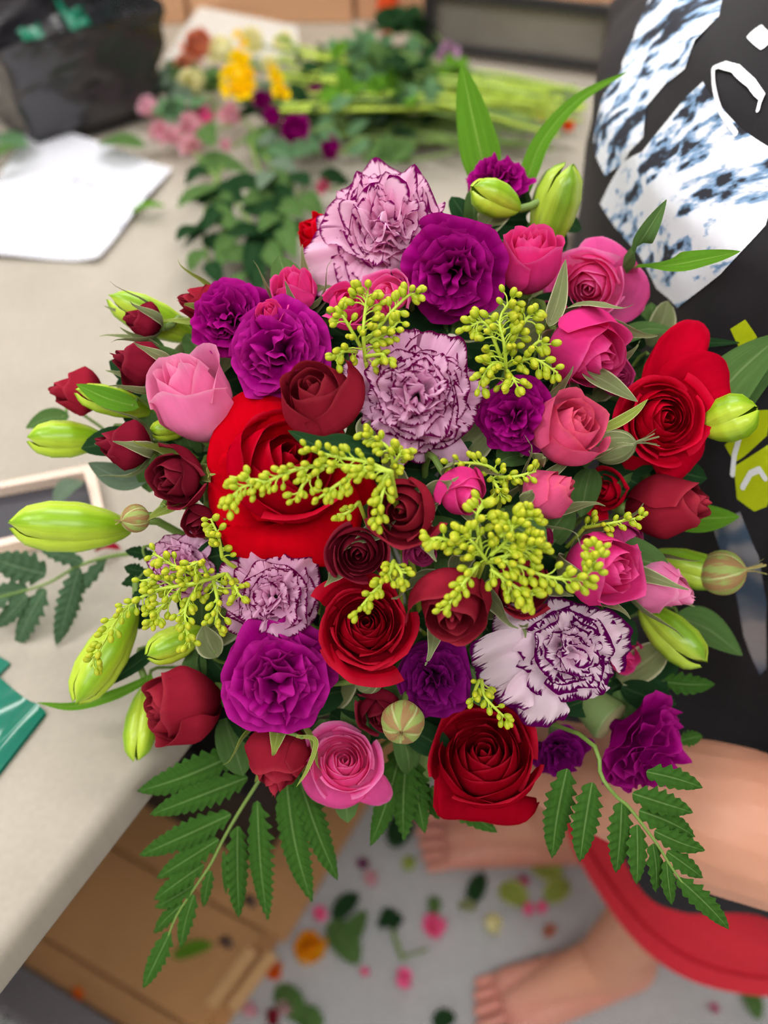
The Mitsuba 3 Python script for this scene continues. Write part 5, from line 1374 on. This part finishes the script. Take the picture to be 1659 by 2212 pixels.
# long cut stems, each with a few leaves
def cut_stem(label, pts, z, r, seed, nl, L, m='m_mid_leaf', group='cut stems heaped on the table', name='cut_stem', w=.28, sm='m_stem', shape='lance'):
    k = thing(name, label, 'cut stem', group)
    g = np.random.default_rng(seed)
    path = spline([on(x, y, z + (q[0] if q else 0)) for x, y, *q in pts], 24)
    part(k, 'stem', tube(path, r, 5), sm, True, np.zeros((24 * 5 + 2, 2)))
    for j in range(nl):
        i = int(g.integers(2, 12))
        t = unit(path[i + 1] - path[i - 1])
        a = g.uniform(0, 6.28)
        out = unit(t * g.uniform(.1, .8) * (1 if g.uniform() > .3 else -1) + np.array([math.cos(a), math.sin(a), g.uniform(.0, .9)]))
        LL = L * g.uniform(.7, 1.25)
        tip = path[i] + out * LL
        tip[2] = max(tip[2], TZ + .006)
        nrm = unit([g.normal(0, .35), -.5 + g.normal(0, .3), .9])
        mm, uv = leaf_strip([path[i], path[i] * .5 + tip * .5 + nrm * LL * .1, tip], LL * w, nrm, 8, 5, .2, shape=shape)
        part(k, 'leaf', mm, m, True, uv)
    return k


g = np.random.default_rng(5)
for i in range(76):
    x0, y0 = g.uniform(590, 860), g.uniform(95, 240)
    x1, y1 = g.uniform(1080, 1280), g.uniform(185, 300)
    y1 = min(y1, y0 * .25 + 200 + g.uniform(-30, 60))
    m = ['m_mid_leaf', 'm_blue_leaf', 'm_dark_leaf', 'm_blade'][i % 4]
    cut_stem('long green cut stem lying in the heap across the back of the table', [(x0, y0), ((x0 + x1) / 2, (y0 + y1) / 2 + g.uniform(-22, 8)), (x1, y1)], TZ + g.uniform(.006, .07), g.uniform(.0016, .0028), 600 + i, 3 if x0 < 720 else 1, .034, m,
             sm='m_stem' if i % 3 == 0 else 'm_stem_lime')
for i in range(26):
    x0, y0 = g.uniform(560, 800), g.uniform(200, 300)
    x1, y1 = g.uniform(980, 1260), g.uniform(225, 330)
    cut_stem('dark leafy cut stem along the front of the heap on the table', [(x0, y0), ((x0 + x1) / 2, (y0 + y1) / 2 + g.uniform(-14, 10)), (x1, y1)], TZ + g.uniform(.006, .04), g.uniform(.0014, .0022), 660 + i, 3, .036,
             ('m_dark_leaf', 'm_grey_leaf', 'm_blue_leaf')[i % 3], 'dark stems along the front of the heap', w=.22)
GRN = 'eucalyptus branches among the stems'
for i in range(9):
    x0, y0 = g.uniform(740, 880), g.uniform(55, 190)
    cut_stem('green eucalyptus branch with rounded leaves among the cut stems', [(x0, y0), (x0 + g.uniform(40, 110), y0 + g.uniform(-10, 30)), (x0 + g.uniform(120, 220), y0 + g.uniform(10, 60))], TZ + g.uniform(.03, .08), .0018, 700 + i, 9, .036,
             ['m_blue_leaf', 'm_mid_leaf', 'm_dark_leaf'][i % 3], GRN, 'eucalyptus_branch', .36, shape='oval')
for i, (pts, n_, L, lab) in enumerate((([(300, 190), (380, 200), (470, 215)], 14, .036, 'grey green leafy branch between the bin and the pink bunch'), ([(340, 250), (420, 240), (560, 215)], 12, .032, 'leafy branch running under the pink bunch'),
                                       ([(380, 160), (470, 190), (600, 215)], 12, .034, 'leafy branch under the yellow blossom spike'), ([(560, 240), (680, 265), (820, 260)], 16, .045, 'dark leafy branch trailing right of the purple blossoms'),
                                       ([(600, 330), (760, 330), (900, 315)], 9, .036, 'pale stem with sparse leaves above the topmost carnation'), ([(780, 340), (860, 350), (980, 330)], 8, .030, 'sparse leafy twig just above the topmost carnation'))):
    cut_stem(lab, pts, TZ + .03, .002, 760 + i, n_, L, ['m_grey_leaf', 'm_blue_leaf', 'm_mid_leaf', 'm_dark_leaf', 'm_blue_leaf', 'm_mid_leaf'][i], None, 'leafy_branch', .34, shape='oval')
# large leaved branches nearer the bouquet, leaf by leaf
LB = ((('large dark green leafy branch on the table behind the bouquet', 'm_dark_leaf'), [(420, 330), (480, 400), (540, 480), (600, 560)],
       [(430, 340, 540, 372, 40), (445, 360, 400, 402, 30), (480, 400, 590, 402, 42), (470, 400, 382, 450, 40), (500, 430, 440, 500, 44), (520, 450, 620, 470, 44), (520, 470, 470, 590, 48), (545, 490, 640, 520, 46), (560, 500, 530, 600, 44), (570, 520, 620, 600, 44), (480, 410, 430, 445, 34), (500, 440, 395, 535, 30), (540, 485, 480, 545, 50)]),
      (('mid green leafy branch with light leaves beside the paper', 'm_mid_leaf'), [(540, 300), (560, 370), (600, 440), (640, 500)],
       [(560, 340, 640, 340, 46), (570, 380, 640, 410, 44), (590, 420, 520, 440, 40), (600, 440, 660, 470, 44), (610, 460, 560, 500, 44), (460, 420, 500, 470, 50), (640, 500, 590, 560, 46)]),
      (('grey green leafy branch under the trailing purple blossoms', 'm_grey_leaf'), [(520, 250), (560, 300), (580, 350), (600, 385)],
       [(555, 275, 575, 345, 60), (560, 300, 600, 320, 40), (580, 350, 640, 372, 36), (440, 270, 465, 318, 50), (590, 370, 560, 410, 40)]))
LB = LB + ((('dense dark branch right behind the topmost carnation and coral buds', 'm_dark_leaf'), [(660, 400), (620, 450), (570, 520), (530, 590)],
            [(650, 420, 700, 470, 46), (640, 430, 560, 420, 44), (620, 460, 540, 455, 46), (610, 470, 640, 560, 50), (580, 500, 490, 510, 46), (580, 510, 600, 610, 48), (550, 550, 470, 560, 42), (550, 550, 560, 640, 46), (600, 480, 680, 520, 44), (535, 585, 500, 640, 40), (690, 380, 760, 400, 40), (670, 400, 610, 380, 40)]),
           (('lower leafy branch between the paper and the coral buds', 'm_dark_leaf'), [(480, 360), (450, 430), (440, 500), (450, 570)],
            [(475, 370, 410, 370, 40), (465, 400, 530, 440, 44), (455, 430, 385, 430, 36), (450, 450, 520, 500, 48), (440, 490, 380, 520, 40), (440, 510, 500, 560, 46), (445, 540, 410, 590, 38), (450, 565, 480, 620, 40)]))
for i, ((lab, m), st, lv) in enumerate(LB):
    k = thing('ruscus_branch', lab, 'branch')
    part(k, 'stem', tube(spline([on(x, y, TZ + .03) for x, y in st], 16), .0022, 5), 'm_stem', True, np.zeros((82, 2)))
    for j, (x0, y0, x1, y1, w) in enumerate(lv):
        a, b = on(x0, y0, TZ + .03 + .004 * (j % 4)), on(x1, y1, TZ + .020 + .010 * (j % 5))
        nrm = unit([.2 * ((j % 3) - 1), -.5, .8])
        mm, uv = leaf_strip([a, (a + b) / 2 + nrm * .008, b], w / 2 * ray_depth(a) / FPX, nrm, 10, 5, .15, shape='lance')
        part(k, 'leaf', mm, m if j % 3 else 'm_mid_leaf', True, uv)


def scrap_leaf(label, x0, y0, x1, y1, w, z, m, name='fallen_leaf', group=None):
    k = thing(name, label, 'leaf', group)
    a, b = on(x0, y0, z + .004), on(x1, y1, z + .006)
    mm, uv = leaf_strip([a, (a + b) / 2 + Z * .006, b], w / 2 * ray_depth(a) / FPX, Z, 9, 5, .15, shape='oval')
    part(k, 'blade', mm, m, True, uv)


scrap_leaf('single green leaf lying on the corner of the paper', 285, 458, 358, 446, 30, TZ + .006, 'm_blade')
scrap_leaf('wide green leaf between the lined bin and the paper', 215, 310, 315, 318, 60, TZ + .02, 'm_mid_leaf')
scrap_leaf('green leaf at the frame edge above the paper', -20, 300, 60, 320, 60, TZ + .02, 'm_blue_leaf')
scrap_leaf('pale leaf above the paper at the frame edge', -20, 345, 45, 318, 40, TZ + .03, 'm_mid_leaf')
scrap_leaf('grey leaf lying across the open case', 120, 1085, 180, 1040, 50, TZ + .016, 'm_grey_leaf')
scrap_leaf('red petal scrap under the longest lily bud', 205, 1190, 262, 1186, 26, TZ + .002, 'm_burgundy', 'fallen_petal')

# ---------------------------------------------------------------- scraps on the floor
for i, (base, lab, x, y, diam, m, N) in enumerate((
        ('fallen_rose', 'pink rose head with a green tip lying in the middle of the floor', 942, 2000, 58, 'm_candy', 12), ('fallen_rose', 'pink rose head nearest to the bare foot in front', 872, 2117, 46, 'm_candy', 10),
        ('fallen_rose', 'small pink rose head at the carton edge above the yellow rose', 693, 1976, 38, 'm_candy', 9), ('fallen_rose', 'yellow rose head with orange rim at the carton edge', 667, 2046, 76, 'm_yellow_orange', 16),
        ('fallen_rose', 'orange rose head below the yellow rose', 592, 2092, 46, 'm_orange', 10), ('fallen_rose', 'cream rose head on the floor between pink scraps', 1065, 1994, 48, 'm_cream', 11),
        ('fallen_bloom', 'pale pink bloom on the floor under the hanging fern', 802, 1896, 40, 'm_light_pink', 8), ('fallen_bloom', 'purple scrap bloom just above the pale pink bloom', 786, 1866, 32, 'm_violet', 7),
        ('fallen_bloom', 'tiny pink bud on the floor right of the yellow rose', 788, 2097, 26, 'm_candy', 7), ('fallen_bloom', 'pink petal pair below the green leaves, left half', 1143, 1964, 34, 'm_candy', 7), ('fallen_bloom', 'pink petal pair below the green leaves, right half', 1172, 1960, 32, 'm_candy', 7),
        ('fallen_bloom', 'lilac bloom at the bottom of the carton edge', 538, 2182, 40, 'm_light_pink', 8), ('fallen_bloom', 'second lilac bloom beside the dark red scrap', 616, 2180, 36, 'm_light_pink', 8), ('fallen_bloom', 'dark red scrap between two lilac blooms', 590, 2194, 40, 'm_burgundy', 8),
        ('fallen_bloom', 'mauve scrap on the floor behind the ankle', 1545, 2180, 26, 'm_mauve_pink', 6), ('fallen_bloom', 'dusky scrap with a brown stalk near the red hem', 1185, 2010, 34, 'm_rust', 7), ('fallen_bloom', 'rosy scrap among the pale green leaves', 1128, 1900, 28, 'm_mauve_pink', 6),
        ('fallen_bloom', 'orange scrap on the flattened carton', 168, 2150, 34, 'm_orange', 7))):
    z = .016
    if 'carton' in lab and 'edge' not in lab:
        z = .045
    lay_rose(base, lab, x, y, z, diam, m, (rng.uniform(-.5, .5), rng.uniform(-.6, .2), .8), N, 1.3, (.5, 1.0), None, 400 + i)
mat('m_brown', rgb(70, 52, 44), 0.7)
for i, (lab, a, w, m) in enumerate((
        ('big green leaf on the floor beside the yellow rose', (715, 1990, 775, 2085), 62, 'm_mid_leaf'), ('dark green leaf above the big floor leaf', (720, 1985, 775, 1930), 44, 'm_dark_leaf'), ('upright green leaf beside the big floor leaf', (740, 2060, 790, 1965), 44, 'm_mid_leaf'),
        ('rounded pale green leaf near the red hem, uppermost', (1150, 1860, 1215, 1900), 60, 'm_sepal_green'), ('rounded pale green leaf right under the uppermost one', (1180, 1945, 1228, 1905), 50, 'm_sepal_green'), ('rounded pale green leaf beside the dark leaf', (1080, 1915, 1140, 1955), 56, 'm_sepal_green'),
        ('dark green leaf under the heel of the rear foot', (1015, 1955, 1045, 1885), 40, 'm_dark_leaf'), ('thin dark leaf pointing at the front ankle', (1250, 2040, 1282, 2100), 22, 'm_dark_leaf'), ('dark leaf before the front foot', (1160, 2065, 1185, 2130), 30, 'm_dark_leaf'),
        ('green tip leaf behind the middle pink rose head', (940, 1975, 935, 1935), 30, 'm_mid_leaf'), ('dark leaf under the toes of the rear foot', (850, 1830, 880, 1750), 60, 'm_dark_leaf'), ('green leaf at the lower frame edge beside the lilac blooms', (600, 2130, 660, 2212), 56, 'm_mid_leaf'),
        ('second green leaf at the lower frame edge', (640, 2190, 700, 2215), 50, 'm_mid_leaf'), ('small green leaf right of the ankle', (1610, 2130, 1640, 2205), 40, 'm_mid_leaf'), ('green leaf in the corner beyond the steel rail', (10, 2200, 45, 2165), 30, 'm_dark_leaf'),
        ('green leaf at the bottom edge before the front toes', (935, 2212, 985, 2195), 40, 'm_dark_leaf'), ('yellowish leaf beside the rear toes', (878, 1880, 890, 1850), 30, 'm_sepal_green'), ('pale leaf scrap above the cream rose head', (990, 1955, 1030, 1965), 26, 'm_sepal'))):
    scrap_leaf(lab, *a, w, .004, m)
scrap_leaf('long green leaf lying on the flattened carton', 375, 2066, 462, 2040, 34, .036, 'm_blade')
for lab, x, y in (('dark brown scrap on the carton, upper of two', 540, 1948), ('dark brown scrap on the carton, lower of two', 489, 2037)):
    scrap_leaf(lab, x - 14, y - 10, x + 14, y + 12, 22, .034, 'm_brown', 'fallen_scrap')
k = thing('floor_twig', 'dark leafy twig with a bare stem on the floor above the front foot', 'twig')
part(k, 'stem', tube(spline([on(842, 1980, .01), on(856, 2035, .012), on(872, 2075, .008)], 8), .0032, 5), 'm_stem', True, np.zeros((42, 2)))
part(k, 'stem', tube(spline([on(866, 2070, .01), on(895, 2060, .012), on(925, 2050, .008)], 8), .002, 5), 'm_stem', True, np.zeros((42, 2)))
for x1, y1 in ((815, 2000), (835, 1960), (872, 1985), (860, 2005), (828, 1975)):
    a, b = on(842, 1990, .014), on(x1, y1, .008)
    mm, uv = leaf_strip([a, (a + b) / 2 + Z * .006, b], .010, Z, 8, 5, .15, shape='oval')
    part(k, 'leaf', mm, 'm_dark_leaf', True, uv)
